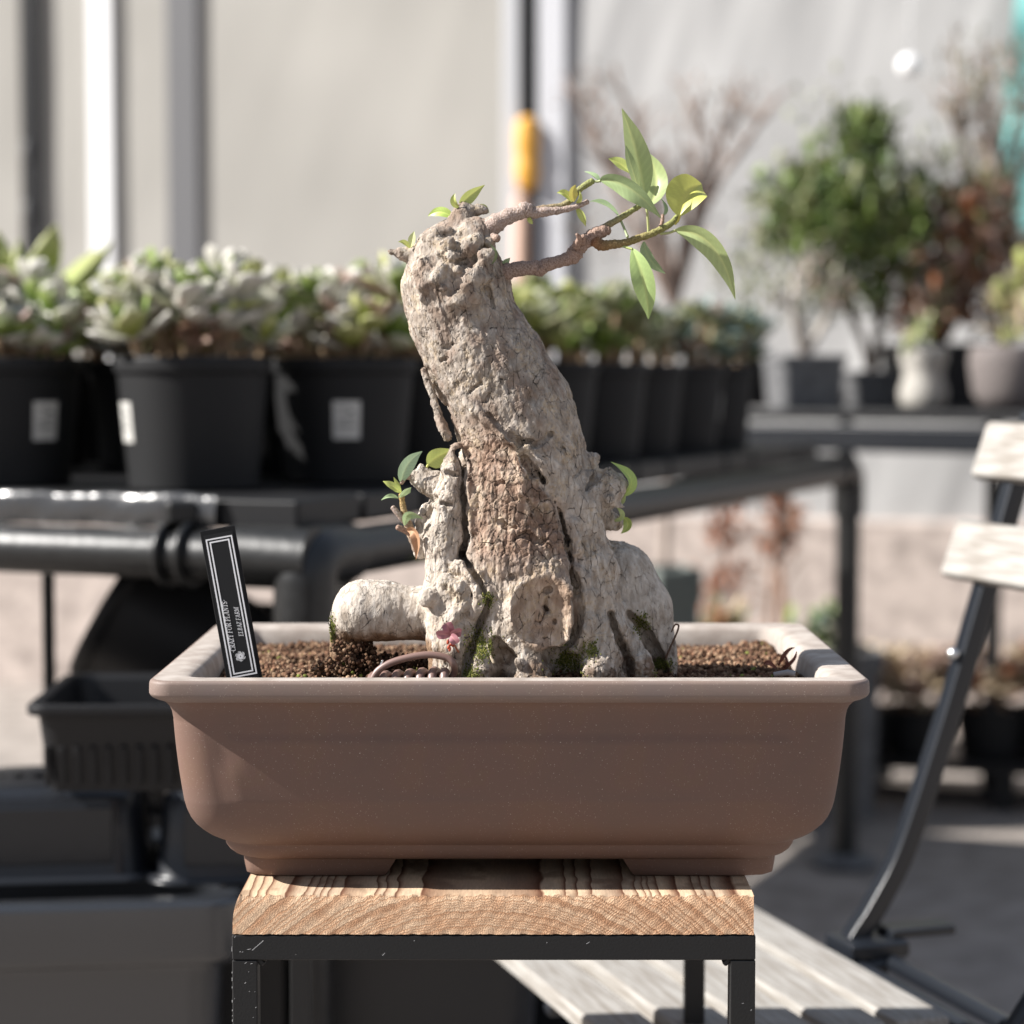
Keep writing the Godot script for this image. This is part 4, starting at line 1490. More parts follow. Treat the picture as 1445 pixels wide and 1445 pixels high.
func stand() -> void:
	var D := 1.206
	var fl := at(327, 1320, D)
	var fr := at(1066.5, 1320, D)
	var cx := (fl.x + fr.x) * 0.5
	var hw := (fr.x - fl.x) * 0.5
	var top_y := RIM_Y - 0.1226
	var back := -D - 0.33
	var t := thing("plant_stand", "small stand with thick sawn wooden top and black steel frame, under the bonsai pot", "plant stand", Vector3(cx, 0, -D - 0.165))
	var tex := wood_textures()
	var mk := func(a: Texture2D, b: Texture2D, relief: float) -> StandardMaterial3D:
		var m := std(Color.WHITE, 0.78, 0.3)
		m.albedo_color = Color(1, 1, 1)
		m.albedo_texture = a
		m.heightmap_enabled = true
		m.heightmap_texture = b
		m.heightmap_scale = relief
		return m
	# the board: sawn end, worn arris, top; left and right sides
	var y0 := fl.y + 0.0006
	var wl := cx - hw + 0.0005
	var wr := cx + hw - 0.0012
	var edge := func(x: float) -> float: return 0.0005 * sin(x * 310.0) + 0.0004 * sin(x * 997.0 + 1.0) + 0.0003 * sin(x * 2411.0)
	var end_ := MB.new()
	var p := PackedVector3Array()
	for r in 9:
		for c in 241:
			var f := c / 240.0
			var x := lerpf(wl, wr, f)
			var y := lerpf(top_y - 0.0009 + edge.call(x), y0 + 0.3 * edge.call(x + 3.0), r / 8.0)
			var chip: float = 0.0007 * exp(-r * 1.4) + 0.0002 * sin(x * 700.0 + r * 2.0)
			if c < 4: x += 0.004 * pow(1.0 - r / 8.0, 3.0) * (1.0 - c / 4.0)
			p.append(Vector3(x, y, -D - chip))
	end_.grid(p, 9, 241)
	var board := obj("wooden_top", end_, mk.call(tex[0], tex[1], 0.05), t)
	var mb := MB.new()
	p = PackedVector3Array()
	for r in 26:
		for c in 241:
			var f := c / 240.0
			var x := lerpf(wl, wr, f)
			var g: float = [0.0, 0.0006, 0.0022][r] if r < 3 else lerpf(0.0045, 0.33, (r - 3) / 22.0)
			var y: float = top_y - (0.0009 - edge.call(x)) * exp(-g * 900.0) - 0.0003
			if c < 4: x += 0.004 * (1.0 - c / 4.0)
			p.append(Vector3(x, y, -D - 0.0007 - g))
	mb.grid(p, 26, 241)
	for k in mb.uv.size():
		mb.uv[k].y = (-D - mb.v[k].z) / 0.33
	obj("weathered_face", mb, mk.call(tex[2], tex[3], 0.03), board)
	mb = MB.new()
	mb.box(Vector3((wl + wr) * 0.5, (top_y - 0.002 + y0) * 0.5, -D - 0.165 - 0.0015), Vector3(wr - wl - 0.009, top_y - y0 - 0.003, 0.326), Basis.IDENTITY, 0.001)
	obj("core", mb, std(Color(0.55, 0.38, 0.25), 0.8), board)
	for sx in [-1, 1]:
		mb = MB.new()
		p = PackedVector3Array()
		for r in 3:
			for c in 30:
				var x: float = (wl + 0.004 * pow(1.0 - r / 2.0, 3.0)) if sx < 0 else wr
				p.append(Vector3(x, lerpf(top_y - 0.0008, y0, r / 2.0), -D - 0.0007 - 0.33 * c / 29.0))
		mb.grid(p, 3, 30)
		obj("side_face", mb, std(Color(0.62, 0.45, 0.31), 0.8), board)
	# frame
	var b := 0.0144
	var fy := fl.y - b * 0.5
	for z in [-D - b * 0.5, back + b * 0.5]:
		mb = MB.new()
		mb.box(Vector3(cx, fy, z), Vector3(hw * 2, b, b), Basis.IDENTITY, 0.0008)
		obj("rail", mb, M.steel, t)
	for sx in [-1, 1]:
		mb = MB.new()
		mb.box(Vector3(cx + sx * (hw - b * 0.5), fy, -D - 0.165), Vector3(b - 0.0004, b - 0.0004, 0.33 - 2 * b), Basis.IDENTITY, 0.0008)
		obj("rail", mb, M.steel, t)
		for z in [-D - b * 0.5, back + b * 0.5]:
			mb = MB.new()
			mb.box(Vector3(cx + sx * (hw - b * 0.5), (fy - b * 0.5) * 0.5, z), Vector3(b, fy - b * 0.5, b), Basis.IDENTITY, 0.0008)
			obj("leg", mb, M.steel, t)
			mb = MB.new()
			var q := Vector3(cx + sx * (hw - b), fy - b * 0.5, z)
			mb.box(q + Vector3(-sx * 0.0012, -0.0012, 0), Vector3(0.0062, 0.0032, b * 0.7), Basis(Vector3(0, 0, 1), sx * PI / 4), 0.0008)
			obj("weld", mb, M.steel, t)
	mb = MB.new()
	for k in 26:
		var side := rng.randi() % 3
		var x := cx + (rng.randf_range(-1, 1) * hw if side == 0 else (hw - b * 0.5 + rng.randf_range(-0.5, 0.5) * b) * (1 if side == 1 else -1))
		var y := fy + rng.randf_range(-0.45, 0.45) * b if side == 0 else fy - rng.randf() * 0.06
		var l := rng.randf_range(0.0004, 0.0016) if rng.randf() < 0.85 else 0.0022
		mb.box(Vector3(x, y, -D), Vector3(l, 0.00022, 0.0001), Basis(Vector3(0, 0, 1), rng.randf_range(0.0, 1.2)), 0.00002)
	for k in 14:
		mb.box(Vector3(cx - hw, fy + 0.006 - rng.randf() * 0.07, -D - 0.0001), Vector3(0.00035, rng.randf_range(0.0004, 0.002), 0.0004), Basis.IDENTITY, 0.00002)
	mb.box(Vector3(cx - hw + 0.0148, fy + 0.0014, -D), Vector3(0.0085, 0.0003, 0.0001), Basis(Vector3(0, 0, 1), 0.72), 0.00002)
	tag(obj("scratch", mb, M.scratch, t), "fine pale scratches and chips in the black paint", "", "", "stuff")


# ---------------------------------------------------------------- the pipe table and its potted succulents
const TU := Vector3(0.383, 0, -0.924)     # along the table's long side, away from the front
const TV := Vector3(-0.924, 0, -0.383)    # along its near end, to the left
var corner := Vector3.ZERO
var shelf_y := 0.0


func on_table(a: float, b: float, y: float) -> Vector3:
	var c := corner + TU * a + TV * b
	return Vector3(c.x, y, c.z)


func pipe_table() -> void:
	var near := at(430, 780, 2.02)
	corner = Vector3(near.x, 0, near.z)
	var py := 0.745
	shelf_y = at(268, 698, 2.13).y
	var L := 2.145
	var W := 1.05
	var t := thing("pipe_table", "long plant table of thick black plastic pipes, carrying the rows of potted succulents", "table", on_table(L * 0.5, W * 0.5, 0))
	var r := 0.0245
	for q in [[0, 0, L, 0], [0, W, L, W], [0, 0, 0, W], [L, 0, L, W]]:
		var mb := MB.new()
		mb.tube([on_table(q[0], q[1], py), on_table(q[2], q[3], py)], [r], 20, false)
		obj("rail", mb, M.pipe, t)
	for q in [[0, 0], [L, 0], [0, W], [L, W]]:
		var mb := MB.new()
		var c := on_table(q[0], q[1], py)
		mb.tube([Vector3(c.x, 0.012, c.z), c], [r * 0.93], 18, false)
		obj("leg", mb, M.pipe, t)
		# elbow: a thicker collar round the corner
		var s := 1.0 if q[0] == 0 else -1.0
		mb = MB.new()
		mb.tube(curve([c + Vector3(0, -0.085, 0), c + Vector3(0, -0.04, 0), c + TU * 0.005 * s + Vector3(0, -0.008, 0), c + TU * 0.035 * s + Vector3(0, 0.001, 0), c + TU * 0.085 * s], 6), [r * 1.22], 18, false)
		obj("elbow", mb, M.pipe, t)
		mb = MB.new()
		var sv := 1.0 if q[1] == 0 else -1.0
		mb.tube([c - TV * 0.012 * sv, c + TV * 0.075 * sv], [r * 1.22], 18, false)
		obj("elbow", mb, M.pipe, t)
		mb = MB.new()
		mb.lathe([Vector2(0.0, 0.0), Vector2(0.062, 0.0), Vector2(0.066, 0.012), Vector2(0.05, 0.022), Vector2(0.03, 0.024), Vector2(0.0, 0.024)], 18, Transform3D(Basis.IDENTITY, Vector3(c.x, 0.001, c.z)))
		obj("foot", mb, M.grey_plastic, t)
	# clamp where the near rail is joined
	var mb := MB.new()
	for o in [-0.012, 0.012]:
		var c := on_table(0.0, 0.135 + o, py)
		var ring := []
		for k in 25:
			var g := TAU * k / 24.0
			ring.append(c + TU * (cos(g) * (r + 0.004)) + Vector3(0, sin(g) * (r + 0.004), 0))
		mb.tube(ring, [0.0045], 8)
	mb.box(on_table(0.0, 0.135, py + r + 0.016), Vector3(0.03, 0.022, 0.02), Basis(Vector3.UP, 0.39), 0.004)
	obj("clamp", mb, M.pipe, t)
	# boards laid across the rails; the front one wrapped in black film
	var k := 0
	var a := 0.012
	while a < L - 0.20:
		mb = MB.new()
		var wd := 0.14
		mb.box(on_table(a + wd * 0.5, W * 0.5 - 0.002 * (k % 3), py + r + (shelf_y - py - r) * 0.5), Vector3(W - 0.03, shelf_y - py - r - 0.001, wd - 0.006), Basis(Vector3.UP, atan2(TV.z, -TV.x)), 0.004)
		obj("board", mb, M.black_plastic, t)
		a += wd
		k += 1
	var p := PackedVector3Array()
	for i in 9:
		for j in 90:
			var g := lerpf(-0.5, 1.0, i / 8.0) * PI * 0.5
			var wav := 0.0012 * sin(j * 0.31) + 0.0008 * sin(j * 0.83 + i * 0.5) + 0.0004 * sin(j * 1.7 + i)
			var o := on_table(0.012 - cos(g) * (0.006 + wav), 0.10 + 0.95 * j / 89.0, shelf_y - 0.016 + sin(g) * (0.019 + wav))
			p.append(o)
	mb = MB.new()
	mb.grid(p, 9, 90)
	obj("film_edge", mb, M.film, t)


# thick spoon-shaped leaf of length 1 along +z, curving up
func pad_mesh(width: float, thick: float, lift: float, point: float, tone: Color, edge: Color) -> ArrayMesh:
	var mb := MB.new()
	var rows := 9
	var cols := 10
	var p := PackedVector3Array()
	for r in rows:
		var t := float(r) / (rows - 1)
		var w := width * 0.5 * pow(maxf(sin(PI * clampf(pow(t, 1.0 + point) * 0.97 + 0.03, 0, 1)), 0.0), 0.7)
		if t < 0.35: w = maxf(w, width * 0.16)
		if r == rows - 1: w = 0.004
		for c in cols:
			var g := TAU * c / cols
			p.append(Vector3(cos(g) * w, lift * t * t + sin(g) * thick * 0.5 * minf(1.0, w / (width * 0.3)) + 0.5 * pow(absf(cos(g)) * w, 2.0) / width, t))
	mb.grid(p, rows, cols, true)
	for r in rows:
		for c in cols:
			var t := float(r) / (rows - 1)
			mb.c[r * cols + c] = tone.lerp(edge, smoothstep(0.6, 1.0, t) * 0.7 + 0.3 * pow(absf(cos(TAU * c / cols)), 6.0))
	return mb.commit()


var pads := {}


func pad(kind: String) -> ArrayMesh:
	if pads.is_empty():
		pads = {
			"frost": pad_mesh(0.55, 0.16, 0.25, 0.9, Color(0.55, 0.58, 0.36), Color(0.74, 0.72, 0.58)),
			"white": pad_mesh(0.6, 0.16, 0.3, 1.0, Color(0.78, 0.77, 0.66), Color(0.84, 0.79, 0.72)),
			"lime": pad_mesh(0.62, 0.15, 0.3, 1.0, Color(0.44, 0.50, 0.12), Color(0.66, 0.64, 0.34)),
			"green": pad_mesh(0.66, 0.15, 0.3, 1.1, Color(0.19, 0.30, 0.05), Color(0.36, 0.42, 0.14)),
			"olive": pad_mesh(0.5, 0.15, 0.3, 0.8, Color(0.22, 0.25, 0.09), Color(0.42, 0.40, 0.22)),
			"sea": pad_mesh(0.42, 0.15, 0.3, 0.5, Color(0.10, 0.19, 0.165), Color(0.26, 0.33, 0.30)),
			"brown": pad_mesh(0.45, 0.08, -0.2, 0.6, Color(0.24, 0.13, 0.08), Color(0.33, 0.20, 0.13)),
			"tan": pad_mesh(0.5, 0.1, 0.1, 0.7, Color(0.58, 0.44, 0.27), Color(0.74, 0.62, 0.45)),
			"rose": pad_mesh(0.5, 0.14, 0.25, 0.8, Color(0.52, 0.34, 0.27), Color(0.62, 0.48, 0.40)),
			"rust": pad_mesh(0.5, 0.1, 0.2, 0.7, Color(0.42, 0.15, 0.07), Color(0.52, 0.24, 0.12)),
			"agave": pad_mesh(0.34, 0.10, 0.18, 0.1, Color(0.36, 0.44, 0.10), Color(0.58, 0.58, 0.26)),
			"blade": pad_mesh(0.30, 0.04, 0.1, 0.2, Color(0.10, 0.17, 0.05), Color(0.17, 0.24, 0.08)),
			"pale": pad_mesh(0.4, 0.05, 0.1, 0.3, Color(0.34, 0.31, 0.26), Color(0.42, 0.38, 0.33)),
		}
	return pads[kind]


func piece(called: String, mesh: Mesh, mat: Material, parent: Node3D, at_: Vector3, basis: Basis) -> MeshInstance3D:
	var o := MeshInstance3D.new()
	o.name = called
	o.mesh = mesh
	o.material_override = mat
	parent.add_child(o, true)
	o.transform = Transform3D(basis, at_)
	return o


func rosette(parent: Node3D, c: Vector3, tilt: Vector3, size: float, count: int, kinds: Array, rr: RandomNumberGenerator, spread_ := 1.0) -> void:
	var turn := Basis(Vector3.UP, 0)
	if tilt.length() > 0.01:
		turn = Basis(tilt.normalized(), tilt.length())
	for k in count:
		var f := (k + 0.5) / count
		var ang := k * 2.39996 + rr.randf_range(-0.2, 0.2)
		var rise := lerpf(1.25, 0.05, pow(f, 0.8)) / spread_ + rr.randf_range(-0.12, 0.12)
		var l := size * lerpf(0.55, 1.0, sqrt(f)) * rr.randf_range(0.85, 1.15)
		var b := turn * Basis(Vector3.UP, ang) * Basis(Vector3.RIGHT, -rise)
		piece("leaf", pad(kinds[rr.randi() % kinds.size()]), M.succulent, parent, c + turn * Vector3(0, 0.006 * (1.0 - f), 0), b.scaled_local(Vector3(l, l, l)))


var pot_meshes := []
var pot_r := 0.0


func pot_parts(t: Node3D, r: float, h: float, label_at := 99.0) -> void:
	if pot_meshes.is_empty() or not is_equal_approx(pot_r, r):
		pot_r = r
		var mb := MB.new()
		mb.lathe([Vector2(0.0, 0.0), Vector2(r * 0.80, 0.0), Vector2(r * 0.82, 0.003), Vector2(r * 0.955, h * 0.86), Vector2(r * 0.955, h * 0.875), Vector2(r * 0.99, h * 0.88), Vector2(r, h * 0.895), Vector2(r * 1.01, h * 0.965), Vector2(r * 1.0, h * 0.99), Vector2(r * 0.98, h), Vector2(r * 0.95, h), Vector2(r * 0.93, h * 0.98), Vector2(r * 0.92, h * 0.88), Vector2(0.0, h * 0.86)], 36)
		var sb := MB.new()
		sb.lathe([Vector2(0.0, h * 0.945), Vector2(r * 0.5, h * 0.935), Vector2(r * 0.925, h * 0.915)], 24)
		pot_meshes = [mb.commit(), sb.commit()]
	piece("pot", pot_meshes[0], M.pot_plastic, t, Vector3.ZERO, Basis.IDENTITY)
	piece("soil", pot_meshes[1], M.soil, t, Vector3.ZERO, Basis.IDENTITY)
	if label_at < 90.0:
		var mb := MB.new()
		var ink := MB.new()
		var p := PackedVector3Array()
		for i in 6:
			for j in 7:
				var y := lerpf(0.36, 0.66, i / 5.0) * h
				var rr: float = lerpf(r * 0.82, r * 0.955, (y - 0.003) / (h * 0.86)) + 0.0007
				var g := label_at + lerpf(-0.165, 0.165, j / 6.0) * 0.08 / r * 1.25
				p.append(Vector3(sin(g) * rr, y, cos(g) * rr))
		mb.grid(p, 6, 7)
		var s := piece("label", mb.commit(), M.sticker, t, Vector3.ZERO, Basis.IDENTITY)
		for q in [[-0.05, 0.60, 0.12, 0.012], [0.06, 0.58, 0.06, 0.03], [0.05, 0.525, 0.16, 0.012], [-0.07, 0.50, 0.08, 0.01], [0.0, 0.465, 0.24, 0.014]]:
			var y: float = q[1] * h
			var rr: float = lerpf(r * 0.82, r * 0.955, (y - 0.003) / (h * 0.86)) + 0.0012
			var g: float = label_at + q[0]
			ink.box(Vector3(sin(g) * rr, y, cos(g) * rr), Vector3(q[2] * r, q[3] * h, 0.0004), Basis(Vector3.UP, g), 0.0001)
		piece("printed_mark", ink.commit(), M.sticker_ink, s, Vector3.ZERO, Basis.IDENTITY)


func succulent(label: String, group: String, kinds: Array, heads: int, size: float, r: float, h: float, seed_: int, label_at := 99.0, leaves := 12, lift := 0.036) -> Node3D:
	var rr := RandomNumberGenerator.new()
	rr.seed = seed_
	var t := thing("potted_succulent", label, "potted plant", Vector3.ZERO, group)
	pot_parts(t, r, h, label_at)
	var stem := MB.new()
	stem.tint = Color(0.28, 0.2, 0.13)
	for k in heads:
		var g := k * 2.4 + rr.randf()
		var d := (0.0 if k == 0 and heads < 5 else r * rr.randf_range(0.3, 0.95))
		var c := Vector3(sin(g) * d, h * 0.95 + lift * 0.4 + rr.randf() * lift * 1.9, cos(g) * d)
		stem.tube([Vector3(c.x * 0.7, h * 0.92, c.z * 0.7), c], [0.004], 6)
		rosette(t, c, Vector3(cos(g), 0, -sin(g)) * rr.randf_range(0.1, 0.6) * (d / r), size * rr.randf_range(0.8, 1.15), leaves, kinds, rr)
	piece("stems", stem.commit(), M.dry, t, Vector3.ZERO, Basis.IDENTITY).set_meta("kind", "stuff")
	return t


func put(o: Node3D, where: Vector3, turn := 0.0) -> Node3D:
	o.position = where
	o.rotation.y = turn
	return o


func succulents() -> void:
	var G := "black pots of succulents on the pipe table"
	var r := 0.0815
	var h := 0.1375
	var y := shelf_y
	var mix := ["white", "frost", "white", "lime", "green", "white", "rose"]
	# the near end of the table, seen one by one
	put(succulent("black pot of whitish succulents with a brown dry clump, in front at the near end", G, ["white", "frost", "white", "lime", "white", "green"], 18, 0.047, r, h, 11, -1.08, 12), on_table(0.16, 0.215, y), 0.0)
	var dry := MB.new()
	var rr := RandomNumberGenerator.new()
	rr.seed = 5
	var t: Node3D = get_child(get_child_count() - 1)
	for k in 46:
		var q := Vector3(rr.randfn() * 0.017 + 0.012, h + 0.016 + absf(rr.randfn()) * 0.016, r * 0.62 + rr.randfn() * 0.010)
		var b := Basis.from_euler(Vector3(rr.randf_range(-1, 1), rr.randf() * TAU, rr.randf_range(-1, 1)))
		piece("dry_leaf", pad("brown"), M.succulent, t, q, b.scaled_local(Vector3.ONE * rr.randf_range(0.012, 0.02)))
	put(succulent("black pot of pale succulents cut off by the left edge of the picture", G, ["frost", "white", "rose", "white", "green"], 18, 0.047, r, h, 12, 0.80, 12), on_table(0.155, 0.445, y), 0.0)
	put(succulent("black pot with a pale paper label in front, broad green pads above", G, ["lime", "green", "white", "white", "rose", "frost"], 16, 0.052, r, h, 13, 0.12, 11), on_table(0.355, 0.139, y), 0.0)
	put(succulent("black pot of whitish succulents directly behind the left side of the trunk", G, ["white", "frost", "green", "rose", "white"], 17, 0.047, r, h, 14, 99.0, 12), on_table(0.54, 0.13, y), 0.4)
	# large agave at the left
	var ag := thing("potted_agave", "large yellow-green agave rising over the pale succulents at the far left", "potted plant")
	pot_parts(ag, r, h)
	rosette(ag, Vector3(0, h * 0.97, 0), Vector3.ZERO, 0.195, 22, ["agave"], rr, 0.8)
	put(ag, on_table(0.40, 0.62, y + 0.004), 0.5)
	# the side of the table that runs away behind the trunk
	var side := [["olive", "green", "lime", "frost"], ["green", "olive", "lime"], ["olive", "green", "frost"], ["olive", "sea", "frost"], ["sea", "olive", "rose"], ["sea", "sea", "olive"]]
	var names_ := ["black pot of green succulents just right of the trunk, nearest of the receding row", "black pot of deep green succulents, second to show right of the trunk", "black pot of olive succulents, third to show right of the trunk along the row", "black pot of dull sea-green succulents, fourth to show right of the trunk", "black pot of grey and rosy succulents, last but one of the receding row", "black pot with a bluish rosette at the far end of the receding row"]
	for k in 6:
		put(succulent(names_[k], G, side[k], 14, 0.05, r, h, 30 + k, 0.3 if k == 4 else 99.0, 11), on_table(0.73 + 0.19 * k, 0.125 + 0.006 * (k % 2), y), 0.3 * k)
	# the rows behind, of which only tops show between those in front
	var deep := "black pot of mixed pale and green succulents in the crowded rows behind the front pots"
	var protos := [succulent(deep, G, mix, 16, 0.05, r, h, 51, 99.0, 11), succulent(deep, G, ["lime", "green", "white", "white", "rose", "frost"], 16, 0.052, r, h, 52, 99.0, 11), succulent(deep, G, ["white", "rose", "white", "lime", "frost", "green"], 17, 0.047, r, h, 53, 99.0, 11)]
	var n := 0
	for i in 7:
		for j in 3:
			var b := 0.33 + 0.19 * j + 0.012 * sin(i * 3.0 + j)
			var a := 0.355 + 0.19 * i + 0.012 * cos(i * 2.0 + j * 5.0)
			if i == 0 and j == 1 or b > 0.85:
				continue
			var where := on_table(a, b, y)
			var px := where.x / -where.z * FOCAL + 722.0
			if px < -80.0 or px > 1200.0 or (px > 620.0 and px < 760.0 and j > 0):
				continue
			var words := "pot of %s succulents, %s in the %s row from the right" % [["mixed whitish", "lime and white", "white and rosy"][n % 3], ["nearest", "second", "third", "fourth", "fifth", "sixth", "seventh"][i], ["second", "third", "fourth"][j]]
			if n < 3:
				put(protos[n], where, n * 1.7).set_meta("label", words)
			else:
				copy(protos[n % 3], words, where, n * 1.7, rng.randf_range(0.94, 1.06))
			n += 1


# ---------------------------------------------------------------- under and in front of the pipe table, left
func crate_box(c: Vector3, s: Vector3, yaw: float, taper: float, lip: float) -> MB:
	var mb := MB.new()
	var p := PackedVector3Array()
	var prof := [[0.0, 1.0 - taper, 0], [0.02, 1.0 - taper * 0.9, 0], [0.86, 1.0 - taper * 0.1, 0], [0.88, 1.0, lip], [0.90, 1.0, lip * 1.2], [0.985, 1.0, lip * 1.2], [1.0, 1.0, lip], [1.0, 1.0, -0.004], [0.93, 1.0, -0.006], [0.05, 1.0 - taper, -0.007]]
	var n := 0
	for q in prof:
		var ring := round_rect(s.x * 0.5 * q[1] + q[2], s.z * 0.5 * q[1] + q[2], minf(s.x, s.z) * 0.1)
		n = ring.size()
		for u in ring:
			p.append(c + Basis(Vector3.UP, yaw) * Vector3(u.x, s.y * q[0], u.y))
	mb.grid(p, prof.size(), n, true)
	return mb


func left_clutter() -> void:
	var yaw := 0.12
	var turn := Basis(Vector3.UP, yaw)
	# big bins on the ground
	var f := at(100, 1296, 1.80)
	var t := thing("storage_bin", "large dark grey-blue plastic bin with a broad flat lip, lowest at the lower left", "bin", Vector3(f.x, 0, f.z - 0.12))
	obj("body", crate_box(Vector3(f.x - 0.07, 0, f.z - 0.15), Vector3(0.36, f.y + 0.012, 0.28), yaw, 0.12, 0.014), M.pale_plastic, t)
	var p2 := at(390, 1330, 2.12)
	t = thing("storage_bin", "black plastic bin standing behind the legs of the plant stand", "bin", Vector3(p2.x, 0, p2.z - 0.18))
	obj("body", crate_box(Vector3(p2.x + 0.03, 0, p2.z - 0.2), Vector3(0.46, p2.y + 0.03, 0.34), yaw * 0.3, 0.1, 0.014), M.blue_plastic, t)
	# upturned containers on the first bin
	var top := f.y + 0.0135
	for q in [[-10, 0.175, "upturned dark plastic container with rounded corners at the left edge"], [262, 0.145, "upturned dark plastic container directly under the black seedling tray"]]:
		var c := at(q[0] + 60.0, 1250, 1.87)
		var h := at(0, 1118, 1.87).y - top
		t = thing("plastic_container", q[2], "container", Vector3(c.x, top, c.z - 0.08))
		var mb := MB.new()
		var pr := PackedVector3Array()
		var n := 0
		for g in [[0.0, 0.008], [0.05, 0.008], [0.06, 0.0], [0.5, -0.003], [0.88, -0.006], [0.96, -0.012], [1.0, -0.022], [1.0, -0.06]]:
			var ring := round_rect(q[1] * 0.5 + g[1], 0.075 + g[1], 0.028)
			n = ring.size()
			for u in ring:
				pr.append(Vector3(c.x, top + h * g[0], c.z - 0.08) + turn * Vector3(u.x, 0, u.y))
		mb.grid(pr, 8, n, true)
		obj("body", mb, M.blue_plastic, t)
		mb = MB.new()
		mb.box(Vector3(c.x, top + h * 0.5, c.z - 0.08) + turn * Vector3(0, 0, 0.0745), Vector3(q[1] * 0.66, h * 0.62, 0.004), turn, 0.0018)
		obj("panel", mb, M.blue_plastic, t)
	# the seedling tray
	var ty := at(0, 1110, 1.87).y
	var a := at(48, 1105, 1.85)
	var b := at(345, 1105, 1.83)
	var h2 := at(0, 992, 1.85).y - ty
	var mid := (a + b) * 0.5
	t = thing("seedling_tray", "black ribbed plastic seedling tray behind the left end of the bonsai pot", "tray", Vector3(mid.x, ty, mid.z - 0.1))
	var cc := Vector3(mid.x, ty, mid.z - 0.1)
	obj("body", crate_box(cc, Vector3(b.x - a.x, h2, 0.2), 0.03, 0.1, 0.006), M.black_plastic, t)
	for k in 13:
		var mb := MB.new()
		mb.box(cc + Vector3((k - 6) * (b.x - a.x) / 14.0, h2 * 0.3, 0.0955), Vector3(0.006, h2 * 0.46, 0.006), Basis(Vector3.RIGHT, 0.10), 0.0015)
		obj("rib", mb, M.black_plastic, t)
	# tilted bucket
	var bc := at(235, 905, 2.28)
	t = thing("bucket", "large black bucket tipped on its side under the pipe table", "bucket", bc)
	var tb := Basis(Vector3(0, 1, 0), -0.25) * Basis(Vector3(0, 0, 1), 1.02) * Basis(Vector3.RIGHT, 0.22)
	var mb2 := MB.new()
	mb2.lathe([Vector2(0, -0.14), Vector2(0.062, -0.14), Vector2(0.066, -0.136), Vector2(0.084, 0.07), Vector2(0.09, 0.071), Vector2(0.092, 0.084), Vector2(0.088, 0.088), Vector2(0.081, 0.08), Vector2(0.06, -0.128), Vector2(0, -0.13)], 36, Transform3D(tb, bc + Vector3(0.02, 0.0, 0)))
	obj("body", mb2, M.black_plastic, t)
	# thin stake
	t = thing("garden_stake", "thin black upright stake left of the tipped bucket", "stake", at(70, 990, 2.3))
	mb2 = MB.new()
	var s0 := at(70, 990, 2.3)
	mb2.tube([Vector3(s0.x, 0.0, s0.z), Vector3(s0.x, 0.735, s0.z)], [0.0068], 10)
	obj("rod", mb2, M.black_plastic, t)
	# columns of nested black pots, added to darken the space under the table
	for q in [[0.34, 0.10, 0.67], [0.62, 0.20, 0.665], [0.45, 0.36, 0.66], [0.9, 0.12, 0.62], [0.30, 0.56, 0.30]]:
		var c := on_table(q[0], q[1], 0)
		t = thing("added_pot_stack", {0.34: "nested black nursery pots added as darkness, nearest under the pipe table corner", 0.62: "second column of nested black nursery pots, added as darkness under the pipe table", 0.45: "nested black pots added as darkness deeper under the pipe table, behind the tipped bucket", 0.9: "nested black pots added as darkness under the pipe table, hidden mostly by the trunk's foot", 0.30: "low column of nested black pots added as darkness behind the stake"}[q[0]], "added pot stack", c)
		var k := 0
		var y := 0.0
		while y < q[2] - 0.14:
			mb2 = MB.new()
			mb2.lathe([Vector2(0, 0.002), Vector2(0.085, 0.0), Vector2(0.112, 0.12), Vector2(0.12, 0.122), Vector2(0.122, 0.138), Vector2(0.117, 0.14), Vector2(0.108, 0.13), Vector2(0.082, 0.01), Vector2(0, 0.008)], 26, Transform3D(Basis.IDENTITY, c + Vector3(0.003 * sin(k * 2.0), y, 0.002 * cos(k))))
			obj("nested_pot", mb2, M.black_plastic, t)
			y += 0.045
			k += 1


